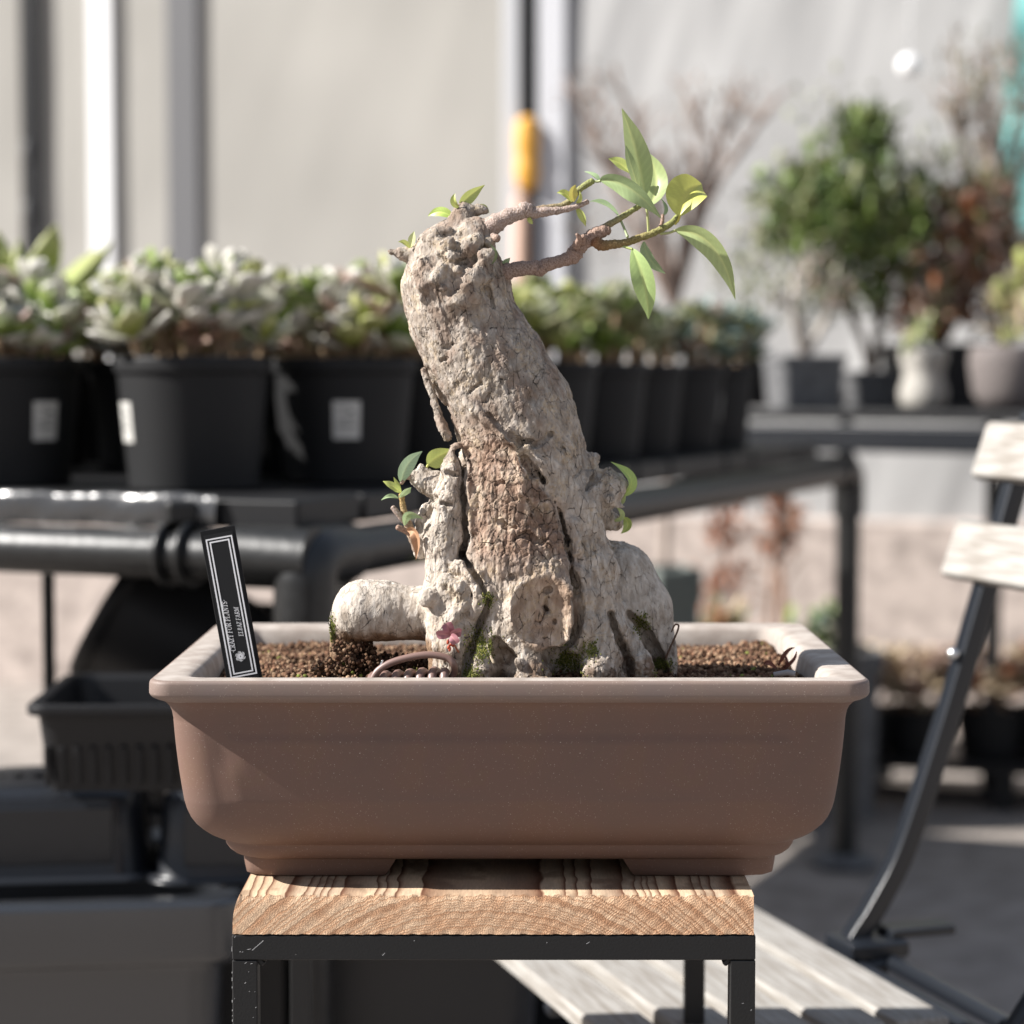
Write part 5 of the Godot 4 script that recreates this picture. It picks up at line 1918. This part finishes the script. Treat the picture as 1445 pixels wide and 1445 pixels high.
# ---------------------------------------------------------------- folding chair
func chair() -> void:
	var S := Vector3(0.309, 0, 0.951)        # along the slats, towards the front right
	var B := Vector3(0.951, 0, -0.309)       # from the front of the seat to its back
	var sy := 0.45
	var a0 := at_y(1066, 1278, sy)
	var t := thing("folding_chair", "folding garden chair with weathered pale wooden slats on a black metal frame", "chair", Vector3(a0.x, 0, a0.z))
	var turn := Basis(S, Vector3.UP, S.cross(Vector3.UP)).orthonormalized()
	var place := func(s: float, b: float, y: float) -> Vector3: return a0 + S * s + B * b + Vector3(0, y - a0.y, 0)
	var far := -0.075
	var near := 0.345
	for k in 5:
		var mb := MB.new()
		mb.box(Vector3.ZERO, Vector3(near - far, 0.016, 0.044), Basis.IDENTITY, 0.003)
		var sl := obj("seat_slat", mb, M.slat, t)
		sl.transform = Transform3D(turn, place.call((far + near) * 0.5, -0.0225 - 0.0518 * k, sy - 0.008 - (0.004 if k == 4 else 0.0)) - t.position)
	# back: the far and near stiles are bent flat bars
	var bend := [[-0.06, 0.02], [-0.055, 0.20], [-0.055, 0.36], [-0.030, 0.435], [-0.004, 0.475], [0.022, 0.52], [0.052, 0.60], [0.082, 0.69], [0.124, 0.826], [0.142, 0.885]]
	for s in [0.128, 0.128 + 0.26]:
		var pts := []
		for q in bend:
			pts.append(place.call(s, 0.053 + q[0], q[1]))
		var c := curve(pts, 6)
		var p := PackedVector3Array()
		for k in c.size():
			var tg: Vector3 = (c[mini(k + 1, c.size() - 1)] - c[maxi(k - 1, 0)]).normalized()
			var across := tg.cross(S).normalized()
			for e in [[-1, -0.8], [-0.8, -1], [0.8, -1], [1, -0.8], [1, 0.8], [0.8, 1], [-0.8, 1], [-1, 0.8]]:
				p.append(c[k] + across * (0.0085 * e[0]) + S * (0.009 * e[1]))
		var mb := MB.new()
		mb.grid(p, c.size(), 8, true)
		var st := obj("stile", mb, M.chair_metal, t)
		mb = MB.new()
		var bp: Vector3 = place.call(s, 0.053 + 0.075, 0.685)
		mb.ball(bp - B * 0.010 + S * 0.004, Vector3.ONE * 0.0052, Basis.IDENTITY, 9, 12)
		obj("bolt", mb, M.bolt, st)
	for q in [[0.852, 0.053 + 0.140, 0.0], [0.768, 0.053 + 0.112, 0.0]]:
		var lean := Basis(S, 0.0)
		var rise := (B * 0.33 + Vector3.UP * 0.944).normalized()
		var tb := Basis(S, rise, S.cross(rise)).orthonormalized()
		var mb := MB.new()
		mb.box(Vector3.ZERO, Vector3(0.36, 0.051, 0.016), Basis.IDENTITY, 0.004)
		var sl := obj("back_slat", mb, M.slat, t)
		sl.transform = Transform3D(tb, place.call(0.128 + 0.13, q[1] - 0.016, q[0]) - t.position)
	# rails behind and below the seat, front legs, hinge bracket
	for q in [[0.022, 0.432, 0.008], [0.050, 0.436, 0.007]]:
		var mb := MB.new()
		mb.tube([place.call(0.10, q[0], q[1]), place.call(0.44, q[0], q[1])], [q[2]], 12)
		obj("rail", mb, M.chair_metal, t)
	for s in [0.155, 0.36]:
		var mb := MB.new()
		mb.tube(curve([place.call(s, 0.045, 0.434), place.call(s, -0.10, 0.425), place.call(s, -0.245, 0.425)], 4), [0.008], 10)
		obj("seat_bearer", mb, M.chair_metal, t)
		mb = MB.new()
		mb.tube([place.call(s, 0.035, 0.43), place.call(s, -0.30, 0.012)], [0.008], 10)
		obj("leg", mb, M.chair_metal, t)
	var mb := MB.new()
	mb.box(place.call(0.135, 0.040, 0.446), Vector3(0.05, 0.014, 0.055), turn, 0.003)
	mb.box(place.call(0.135, 0.085, 0.456), Vector3(0.03, 0.008, 0.06), turn, 0.002)
	obj("bracket", mb, M.chair_metal, t)


# ---------------------------------------------------------------- the back of the yard
func wall_at(px: float, y: float, out := 0.0) -> Vector3:       # where that column of the view meets the back wall, out metres before it
	var n := Vector3(-0.34, 0, 0.9404)
	var o := Vector3(0, 0, -6.0) + n * out
	var r := Vector3((px - 722.0) / FOCAL, 0, -1)
	var k := o.dot(n) / r.dot(n)
	return Vector3(r.x * k, y, r.z * k)


func sheet_mesh(x0: float, x1: float, y0: float, y1: float, out: float, fold: float, seed_: int, cols := 80) -> MB:
	var f := nz(0.9, FastNoiseLite.TYPE_SIMPLEX_SMOOTH, 3, seed_)
	var mb := MB.new()
	var p := PackedVector3Array()
	var n := Vector3(-0.34, 0, 0.9404)
	for r in 40:
		for c in cols:
			var q := wall_at(lerpf(x0, x1, c / float(cols - 1)), lerpf(y0, y1, r / 39.0), out)
			var s := q.dot(Vector3(0.9404, 0, 0.34))
			p.append(q + n * fold * f.get_noise_2d(s * 3.0 - q.y * 0.9, q.y * 0.55))
	mb.grid(p, 40, cols)
	return mb


func post(called: String, label: String, category: String, px0: float, px1: float, y0: float, y1: float, out: float, mat: Material, round_ := true) -> Node3D:
	var a := wall_at(px0, 0, out)
	var b := wall_at(px1, 0, out)
	var w := absf(px1 - px0) / FOCAL * -a.z
	var m := (a + b) * 0.5
	var t := thing(called, label, category, Vector3(m.x, y0, m.z))
	var mb := MB.new()
	if round_:
		mb.tube([Vector3(m.x, y0, m.z), Vector3(m.x, y1, m.z)], [w * 0.5], 16, false)
	else:
		mb.box(Vector3(m.x, (y0 + y1) * 0.5, m.z), Vector3(w, y1 - y0, 0.018), Basis(Vector3.UP, -0.347), 0.004)
	obj("post", mb, mat, t)
	return t


func back_wall() -> void:
	var H := 3.2
	var t := thing("shade_cloth", "beige woven shade cloth stretched down the back of the yard, left part", "shade cloth", wall_at(330, 0, 0.0))
	obj("cloth", sheet_mesh(-2200, 742, 0.40, H, 0.02, 0.003, 3, 160), M.cloth, t)
	t = thing("plastic_sheet", "pale grey plastic sheeting hanging in soft slanting folds along the back, right part", "plastic sheet", wall_at(1200, 0, 0.0))
	obj("sheet", sheet_mesh(738, 1900, 0.46, H, 0.035, 0.014, 4, 120), M.sheet, t)
	t = thing("low_wall", "low pinkish beige rendered wall along the foot of the sheeting", "wall", wall_at(722, 0, 0.0))
	var mb := MB.new()
	var a := wall_at(-2200, 0.26, 0.0)
	var b := wall_at(2000, 0.26, 0.0)
	mb.box((a + b) * 0.5, Vector3((b - a).length(), 0.58, 0.16), Basis(Vector3.UP, -0.347), 0.012)
	obj("render", mb, M.plaster, t)
	t = post("black_post", "black post at the far left before the beige cloth", "post", 34, 67, 0.0, H, 0.035, M.black_plastic, false)
	for y in [0.95, 1.25, 1.42, 1.6]:
		var c := wall_at(42, y, 0.045)
		mb = MB.new()
		mb.ball(c, Vector3(0.012, 0.03, 0.012), Basis.IDENTITY, 7, 10)
		obj("tie_bracket", mb, M.grey_plastic, t)
	post("white_post", "bright white post between the black post and the grey one", "post", 131, 166, 0.85, H, 0.035, M.white_paint, false)
	post("grey_post", "broad dark grey upright plank standing against the beige cloth", "post", 238, 288, 0.84, H, 0.03, M.grey_paint, false)
	# lower ledge that the two posts stand on
	t = thing("ledge", "narrow grey ledge running along the cloth behind the succulents", "ledge", wall_at(200, 0.83, 0.1))
	mb = MB.new()
	a = wall_at(100, 0.80, 0.09)
	b = wall_at(760, 0.80, 0.09)
	mb.box((a + b) * 0.5, Vector3((b - a).length(), 0.05, 0.16), Basis(Vector3.UP, -0.347), 0.006)
	obj("plank", mb, std(Color(0.34, 0.32, 0.30), 0.8), t)
	# the white strip and the black tool with the orange grip
	post("white_strip", "narrow pale upright strip along the left of the black pole", "post", 709, 734, 0.3, H, 0.055, std(Color(0.44, 0.445, 0.46), 0.6), false)
	post("white_strip", "broader pale upright strip along the right of the black pole", "post", 758, 799, 0.3, H, 0.055, std(Color(0.50, 0.505, 0.53), 0.6), false)
	t = post("black_pole", "thin black pole with an orange grip, leaning up behind the branches", "pole", 734, 757, 0.0, H, 0.052, M.black_plastic)
	var g0 := wall_at(743, 0, 0.075)
	var dd := -g0.z
	mb = MB.new()
	mb.tube(curve([Vector3(g0.x, at(743, 262, dd).y, g0.z), Vector3(g0.x, at(743, 240, dd).y, g0.z), Vector3(g0.x, at(743, 222, dd).y, g0.z), Vector3(g0.x, at(743, 200, dd).y, g0.z), Vector3(g0.x, at(743, 172, dd).y, g0.z)], 3), spread([0.026, 0.033, 0.028, 0.033, 0.028], 3), 14)
	obj("grip", mb, M.orange, t)
	mb = MB.new()
	mb.tube([Vector3(g0.x - 0.02, at(735, 470, dd).y, g0.z), Vector3(g0.x - 0.016, at(735, 280, dd).y, g0.z)], [0.022], 12)
	obj("sleeve", mb, M.peach, t)


func foliage(parent: Node3D, called: String, centres: Array, count: int, kinds: Array, len0: float, len1: float, rr: RandomNumberGenerator) -> void:
	# many small leaves in clumps, one mesh of each kind of leaf
	for kind in kinds.size():
		var src: ArrayMesh = pad(kinds[kind])
		var mm := MultiMesh.new()
		mm.transform_format = MultiMesh.TRANSFORM_3D
		mm.mesh = src
		mm.instance_count = count / kinds.size()
		for k in mm.instance_count:
			var c: Array = centres[rr.randi() % centres.size()]
			var q := Vector3(rr.randfn(), rr.randfn(), rr.randfn())
			q = q.normalized() * pow(rr.randf(), 0.5)
			var b := Basis.from_euler(Vector3(rr.randf_range(-1.6, 0.6), rr.randf() * TAU, rr.randf_range(-0.5, 0.5)))
			mm.set_instance_transform(k, Transform3D(b.scaled_local(Vector3.ONE * rr.randf_range(len0, len1)), c[0] + q * c[1]))
		var o := MultiMeshInstance3D.new()
		o.name = called
		o.multimesh = mm
		o.material_override = M.succulent
		parent.add_child(o, true)
		o.position = -parent.position
		o.set_meta("kind", "stuff")


func branches(parent: Node3D, root: Vector3, tips: Array, r0: float, tone: Color, rr: RandomNumberGenerator, fork := 4) -> void:
	var k := 0
	for q in tips:
		var mb := MB.new()
		mb.tint = tone
		var m: Vector3 = root.lerp(q, 0.45) + Vector3(rr.randf_range(-0.03, 0.03), rr.randf_range(0.0, 0.04), rr.randf_range(-0.03, 0.03))
		mb.tube(curve([root, m, q], 5), spread([r0, r0 * 0.7, r0 * 0.25], 5), 7)
		for f in fork:
			var s: Vector3 = m.lerp(q, rr.randf_range(0.1, 0.9))
			var e := s + Vector3(rr.randf_range(-0.07, 0.07), rr.randf_range(0.02, 0.10), rr.randf_range(-0.06, 0.06))
			mb.tube([s, s.lerp(e, 0.5) + Vector3(0, 0.008, 0), e], [r0 * 0.35, r0 * 0.28, r0 * 0.15], 5)
		obj("branch", mb, M.dry, parent)
		k += 1


func square_pot(called: String, label: String, category: String, c: Vector3, w: float, h: float, mat: Material) -> Node3D:
	var t := thing(called, label, category, c)
	obj("pot", crate_box(c, Vector3(w, h, w), 0.2, 0.12, 0.003), mat, t)
	var mb := MB.new()
	mb.box(c + Vector3(0, h * 0.9, 0), Vector3(w * 0.94, 0.006, w * 0.94), Basis(Vector3.UP, 0.2), 0.001)
	obj("soil", mb, M.soil, t)
	return t


func far_table() -> void:
	var rr := RandomNumberGenerator.new()
	rr.seed = 77
	var D := 4.25
	var l := at(1046, 577, D)
	var y := l.y
	var rt := at(1640, 577, D - 0.5)
	var mid := (l + rt) * 0.5
	var dir := (rt - l)
	dir.y = 0
	var yaw := -atan2(dir.z, dir.x)
	var turn := Basis(Vector3.UP, yaw)
	var t := thing("display_table", "black plant table at the back right with small potted plants on it", "table", Vector3(mid.x, 0, mid.z))
	var mb := MB.new()
	mb.box(Vector3(mid.x, y - 0.010, mid.z) + turn * Vector3(0, 0, -0.34), Vector3(dir.length(), 0.02, 0.74), turn, 0.004)
	obj("top", mb, M.black_plastic, t)
	mb = MB.new()
	mb.box(Vector3(mid.x, y - 0.053, mid.z) + turn * Vector3(0, 0, 0.012), Vector3(dir.length(), 0.052, 0.03), turn, 0.006)
	obj("edge_rail", mb, M.blue_plastic, t)
	for q in [[-0.245, -0.03], [0.49, -0.03], [-0.2, -0.64], [0.49, -0.64]]:
		mb = MB.new()
		var c := Vector3(mid.x, 0, mid.z) + turn * Vector3(q[0] * dir.length(), 0, q[1])
		mb.tube([c, c + Vector3(0, y - 0.03, 0)], [0.018], 10)
		obj("leg", mb, M.black_plastic, t)
	y += 0.0012
	var on := func(px: float, d: float) -> Vector3:
		var q := at(px, 560, d)
		return Vector3(q.x, y, q.z)
	# pots from left to right
	var c: Vector3 = on.call(1134, 4.32)
	t = square_pot("plant_pot", "square dull grey pot at the left end of the back table", "plant pot", c, 0.135, 0.105, M.grey_plastic)
	branches(t, c + Vector3(0, 0.10, 0), [c + Vector3(-0.02, 0.28, 0), c + Vector3(0.05, 0.25, 0.03), c + Vector3(-0.08, 0.22, 0.02)], 0.009, Color(0.40, 0.36, 0.31), rr, 3)
	foliage(t, "leaves", [[c + Vector3(0.0, 0.27, 0), 0.06], [c + Vector3(0.06, 0.22, 0.02), 0.04]], 46, ["pale", "frost", "rose"], 0.02, 0.035, rr)
	c = on.call(1040, 4.5)
	t = square_pot("plant_pot", "square black pot half hidden by the end of the succulent row", "plant pot", c, 0.12, 0.10, M.black_plastic)
	rosette(t, Vector3(0, 0.11, 0), Vector3.ZERO, 0.11, 16, ["sea"], rr, 0.8)
	c = on.call(1232, 4.5)
	t = square_pot("plant_pot", "low grey square pot below the green shrub on the back table", "plant pot", c, 0.15, 0.075, M.grey_plastic)
	# the green shrub
	branches(t, c + Vector3(0, 0.06, 0), [c + Vector3(-0.02, 0.40, 0), c + Vector3(0.08, 0.44, 0.02), c + Vector3(-0.12, 0.30, 0.02), c + Vector3(0.03, 0.52, -0.02)], 0.010, Color(0.12, 0.085, 0.06), rr, 4)
	foliage(t, "leaves", [[at(1205, 235, 4.45), 0.11], [at(1190, 280, 4.45), 0.12], [at(1240, 290, 4.45), 0.11], [at(1165, 330, 4.45), 0.09], [at(1260, 345, 4.45), 0.08], [at(1225, 190, 4.45), 0.06], [at(1120, 330, 4.5), 0.07], [at(1150, 270, 4.5), 0.07], [at(1240, 400, 4.5), 0.11], [at(1270, 300, 4.5), 0.11], [at(1110, 290, 4.55), 0.08], [at(1180, 390, 4.5), 0.08]], 2300, ["blade", "green", "blade", "olive"], 0.020, 0.045, rr)
	foliage(t, "pale_leaves", [[at(1120, 310, 4.5), 0.13], [at(1090, 360, 4.5), 0.10], [at(1290, 250, 4.5), 0.10], [at(1330, 240, 4.5), 0.10], [at(1180, 200, 4.5), 0.14], [at(1300, 320, 4.5), 0.14], [at(1060, 400, 4.5), 0.10], [at(1150, 420, 4.5), 0.08]], 1000, ["olive", "frost", "pale", "blade"], 0.012, 0.028, rr)
	# white vase
	c = on.call(1303, 4.2)
	t = thing("ceramic_vase", "small whitish ceramic vase with a green sprig, on the edge of the back table", "vase", c)
	mb = MB.new()
	mb.lathe([Vector2(0, 0), Vector2(0.036, 0), Vector2(0.045, 0.012), Vector2(0.047, 0.035), Vector2(0.038, 0.062), Vector2(0.040, 0.08), Vector2(0.047, 0.10), Vector2(0.044, 0.118), Vector2(0.037, 0.122), Vector2(0.034, 0.112), Vector2(0, 0.10)], 24, Transform3D(Basis.IDENTITY, c))
	obj("vase", mb, M.ceramic, t)
	foliage(t, "leaves", [[c + Vector3(-0.005, 0.15, 0), 0.032], [c + Vector3(-0.03, 0.12, 0.02), 0.022]], 40, ["lime", "green", "frost"], 0.02, 0.035, rr)
	# the russet plant
	c = on.call(1322, 4.48)
	t = square_pot("plant_pot", "wide black pot of dry russet foliage right of the green shrub", "plant pot", c, 0.19, 0.13, M.black_plastic)
	branches(t, c + Vector3(0, 0.12, 0), [c + Vector3(0.02, 0.30, 0), c + Vector3(0.10, 0.36, 0), c + Vector3(-0.08, 0.26, 0.02)], 0.011, Color(0.10, 0.06, 0.045), rr, 5)
	foliage(t, "leaves", [[at(1320, 400, 4.45), 0.11], [at(1360, 350, 4.45), 0.11], [at(1300, 440, 4.45), 0.09], [at(1380, 300, 4.45), 0.08], [at(1420, 370, 4.5), 0.10], [at(1410, 430, 4.5), 0.09], [at(1340, 330, 4.5), 0.09]], 1500, ["brown", "brown", "rust", "olive", "rose"], 0.02, 0.045, rr)
	# pale round bowl
	c = on.call(1425, 4.1)
	t = thing("plant_bowl", "round pinkish grey bowl holding a pale plant at the right edge of the back table", "plant pot", c)
	mb = MB.new()
	mb.lathe([Vector2(0, 0), Vector2(0.05, 0), Vector2(0.07, 0.03), Vector2(0.078, 0.09), Vector2(0.074, 0.12), Vector2(0.066, 0.12), Vector2(0.064, 0.10), Vector2(0, 0.098)], 26, Transform3D(Basis.IDENTITY, c))
	obj("bowl", mb, M.stone_bowl, t)
	foliage(t, "leaves", [[c + Vector3(0, 0.17, 0), 0.07], [c + Vector3(0.03, 0.22, 0), 0.06]], 90, ["tan", "pale", "lime"], 0.03, 0.05, rr)
	# bare pale shrubs before the sheet
	c = on.call(930, 4.9)
	c.y = 0.0
	t = thing("bare_shrub", "leafless pale shrub whose thin twigs rise behind the bonsai's leaves", "shrub", c)
	var tips := []
	for q in [[800, 110], [830, 150], [865, 95], [900, 175], [940, 215], [985, 140], [1040, 135], [1090, 145], [1015, 185], [960, 165], [845, 215], [900, 240]]:
		tips.append(at(q[0], q[1], 4.9 + rr.randf_range(-0.1, 0.1)))
	branches(t, at(950, 430, 4.9), tips, 0.0115, Color(0.27, 0.205, 0.175), rr, 8)
	mb = MB.new()
	mb.tint = Color(0.34, 0.285, 0.25)
	mb.tube([c, at(950, 430, 4.9)], [0.014, 0.010], 8)
	obj("stem", mb, M.dry, t)
	foliage(t, "buds", [[at(830, 140, 4.9), 0.08], [at(985, 150, 4.9), 0.08], [at(1050, 150, 4.9), 0.07], [at(870, 200, 4.9), 0.10], [at(950, 230, 4.9), 0.09], [at(900, 300, 4.9), 0.13], [at(1000, 330, 4.9), 0.15], [at(850, 320, 4.9), 0.10]], 520, ["pale", "rose", "pale"], 0.012, 0.022, rr)
	c = on.call(1400, 4.85)
	c.y = 0.0
	t = thing("bare_shrub", "pale twiggy shrub with tiny leaves at the upper right edge", "shrub", c)
	tips = []
	for q in [[1345, 70], [1370, 110], [1400, 60], [1435, 50], [1460, 90], [1330, 140], [1420, 150], [1470, 160], [1390, 190]]:
		tips.append(at(q[0], q[1], 4.85))
	branches(t, at(1410, 420, 4.85), tips, 0.0105, Color(0.31, 0.26, 0.22), rr, 8)
	mb = MB.new()
	mb.tint = Color(0.36, 0.31, 0.27)
	mb.tube([c, at(1410, 420, 4.85)], [0.014, 0.010], 8)
	obj("stem", mb, M.dry, t)
	foliage(t, "leaves", [[at(1370, 90, 4.85), 0.09], [at(1420, 120, 4.85), 0.11], [at(1400, 200, 4.85), 0.11], [at(1440, 280, 4.85), 0.11], [at(1350, 150, 4.85), 0.06]], 520, ["pale", "rose", "olive", "pale"], 0.012, 0.024, rr)
	# white ball added in place of a blurred bright glint before the sheet
	var gl := at(1283, 93, 5.2)
	t = thing("highlight_ball", "white ball on a thread, added as a blurred highlight before the grey sheeting", "glint_ball", gl)
	mb = MB.new()
	mb.ball(gl, Vector3.ONE * 0.027, Basis.IDENTITY, 9, 12)
	mb.tube([gl, gl + Vector3(0, 2.2, 0)], [0.001], 5)
	obj("glint_ball", mb, M.white_paint, t)
	# teal canvas behind the twigs
	t = thing("teal_canvas", "strip of teal canvas showing through the twigs at the upper right corner", "canvas", wall_at(1440, 1.6, 0.12))
	mb = MB.new()
	var p := PackedVector3Array()
	for r in 14:
		for k in 6:
			var f := r / 13.0
			var x := lerpf(1434 - 45 * pow(f, 1.5) , 1600, k / 5.0)
			var q := wall_at(x, lerpf(2.2, 1.28, f), 0.12 + 0.02 * sin(r * 1.3 + k))
			p.append(q)
	mb.grid(p, 14, 6)
	obj("canvas", mb, M.teal, t)


func low_bench() -> void:
	var rr := RandomNumberGenerator.new()
	rr.seed = 99
	var D := 4.62
	var l := at(1205, 1112, D)
	var r := at(1640, 1112, D - 0.2)
	var y := l.y
	var mid := (l + r) * 0.5
	var dir := r - l
	dir.y = 0
	var turn := Basis(Vector3.UP, -atan2(dir.z, dir.x))
	var t := thing("low_bench", "low black bench behind the chair, carrying tan succulents in black pots", "bench", Vector3(mid.x, 0, mid.z))
	var mb := MB.new()
	mb.box(Vector3(mid.x, y, mid.z), Vector3(dir.length(), 0.022, 0.022), turn, 0.003)
	obj("rail", mb, M.black_plastic, t)
	mb = MB.new()
	var ty := at(1300, 1066, D).y
	mb.box(Vector3(mid.x, ty - 0.012, mid.z) + turn * Vector3(0, 0, -0.14), Vector3(dir.length(), 0.024, 0.30), turn, 0.004)
	obj("top", mb, M.black_plastic, t)
	for q in [[-0.47, 0.0], [0.0, 0.0], [0.47, 0.0], [-0.47, -0.28], [0.47, -0.28]]:
		mb = MB.new()
		var c := Vector3(mid.x, 0, mid.z) + turn * Vector3(q[0] * dir.length(), 0, q[1])
		mb.box(c + Vector3(0, ty * 0.5 - 0.008, 0), Vector3(0.045, ty - 0.02, 0.03), turn, 0.003)
		obj("leg", mb, M.black_plastic, t)
	var r0 := 0.078
	var h := 0.10
	var k := 0
	for q in [[1215, 0.12, ["tan", "tan", "olive", "rust"], "black pot of tan and green succulents, leftmost on the low bench beside the table leg"], [1300, 0.10, ["tan", "rose", "tan"], "black pot of yellowish tan rosettes left of the chair's black stile"], [1405, 0.12, ["tan", "rust", "tan", "rose"], "black pot of tan and rusty rosettes right of the chair's black stile"], [1490, 0.12, ["tan", "rust", "tan"], "black pot of tan rosettes cut off by the right edge"]]:
		var c := at(q[0], 1060, D - 0.02)
		var s := succulent(q[3], "tan succulents on the low bench", q[2], 11, 0.075, r0, h, 60 + k, 99.0, 11, 0.045)
		put(s, Vector3(c.x, ty + 0.001, c.z - 0.06), k * 1.1)
		k += 1
	# plants on the ground under the pipe table, seen past the trunk
	for q in [[1030, 5.0, [[1018, 760], [1030, 735], [1042, 820], [1000, 835]], ["rust", "rust", "rose"], "spindly plant with orange red leaf tufts, seen under the pipe table right of the trunk", Color(0.30, 0.17, 0.12)], [1098, 4.8, [[1103, 720], [1100, 745], [1096, 770]], ["brown", "rust"], "single tall brown stem with dark red leaves beside the table leg", Color(0.28, 0.17, 0.12)]]:
		var g := at_y(q[0], 1045, 0.0)
		var base := Vector3(at(q[0], 900, q[1]).x, 0.0, -q[1])
		t = thing("potted_shrub", q[4], "potted plant", base)
		pot_parts(t, 0.0815, 0.1375)
		var tips := []
		for e in q[2]:
			tips.append(at(e[0], e[1], q[1]))
		branches(t, base + Vector3(0, 0.13, 0), tips, 0.010, q[5], rr, 2)
		for e in q[2]:
			foliage(t, "leaves", [[at(e[0], e[1], q[1]), 0.05]], 24, q[3], 0.03, 0.05, rr)
	for q in [[995, 880, 4.6, 0.10, ["tan", "rust", "olive"], "small pot of orange and green rosettes on the ground behind the bonsai pot"], [1150, 880, 4.5, 0.12, ["sea", "green", "frost"], "pot of small green foliage on the ground left of the table leg"]]:
		var c := at(q[0], 905, q[2])
		t = thing("plant_box", q[5], "potted plant", Vector3(c.x, 0, c.z))
		obj("pot", crate_box(Vector3(c.x, 0, c.z), Vector3(0.22, c.y - 0.01, 0.22), 0.2, 0.1, 0.006), M.grey_plastic, t)
		foliage(t, "leaves", [[c, 0.07], [c + Vector3(0.04, 0.03, 0), 0.05]], 90, q[4], 0.03, 0.05, rr)
	var gb := at(948, 830, 4.3)
	t = thing("plastic_box", "dull green grey plastic box behind the right root of the bonsai", "box", Vector3(gb.x, 0, gb.z))
	obj("body", crate_box(Vector3(gb.x, 0, gb.z), Vector3(0.085, at(955, 800, 4.3).y, 0.12), 0.2, 0.06, 0.004), std(Color(0.13, 0.15, 0.14), 0.6), t)


func ground() -> void:
	var mb := MB.new()
	var p := PackedVector3Array()
	for r in 30:
		for c in 30:
			p.append(Vector3(lerpf(-40, 40, c / 29.0), 0, lerpf(30, -60, r / 29.0)))
	mb.grid(p, 30, 30)
	var o := obj("ground", mb, M.ground)
	o.set_meta("kind", "structure")
	o.set_meta("label", "worn grey brown paved ground of the nursery yard")


func _ready() -> void:
	var clock := Time.get_ticks_msec()
	rng.seed = 20
	# camera, sky, sun, exposure
	var cam := Camera3D.new()
	cam.name = "camera"
	add_child(cam)
	cam.position = EYE
	cam.rotation.x = -PITCH
	cam.near = 0.05
	cam.far = 200.0
	var lens := CameraAttributesPhysical.new()
	lens.frustum_focal_length = 50.43
	lens.frustum_focus_distance = 1.245
	lens.exposure_aperture = 3.5
	lens.frustum_near = 0.05
	lens.frustum_far = 200.0
	cam.attributes = lens
	cam.fov = rad_to_deg(2.0 * atan(722.5 / FOCAL))
	cam.current = true
	var env := Environment.new()
	var sky := Sky.new()
	var sm := ProceduralSkyMaterial.new()
	sm.sky_top_color = Color(0.62, 0.68, 0.78)
	sm.sky_horizon_color = Color(0.90, 0.90, 0.91)
	sm.sky_curve = 0.2
	sm.ground_bottom_color = Color(0.35, 0.32, 0.30)
	sm.ground_horizon_color = Color(0.7, 0.69, 0.68)
	sm.sun_angle_max = 20.0
	sky.sky_material = sm
	env.background_mode = Environment.BG_SKY
	env.sky = sky
	env.background_energy_multiplier = 0.41
	env.tonemap_mode = Environment.TONE_MAPPER_LINEAR
	env.tonemap_exposure = 2.2
	env.sdfgi_enabled = true
	env.ssao_enabled = true
	env.ssil_enabled = true
	var we := WorldEnvironment.new()
	we.name = "environment"
	we.environment = env
	add_child(we)
	var sun := DirectionalLight3D.new()
	sun.name = "sun"
	add_child(sun)
	sun.look_at_from_position(Vector3(-0.797, 0.597, 0.095) * 10.0, Vector3.ZERO)
	sun.light_energy = 1.6
	sun.light_color = Color(1.0, 0.985, 0.965)
	sun.light_angular_distance = 0.53
	sun.shadow_enabled = true
	materials()
	# the setting, then what stands in it, nearest and smallest last
	ground()
	back_wall()
	pipe_table()
	left_clutter()
	succulents()
	far_table()
	low_bench()
	chair()
	stand()
	bonsai_pot()
	print("setting ", Time.get_ticks_msec() - clock)
	bonsai()
	print("tree ", Time.get_ticks_msec() - clock)
	soil()
	moss()
	small_things_in_pot()
	print("done ", Time.get_ticks_msec() - clock)
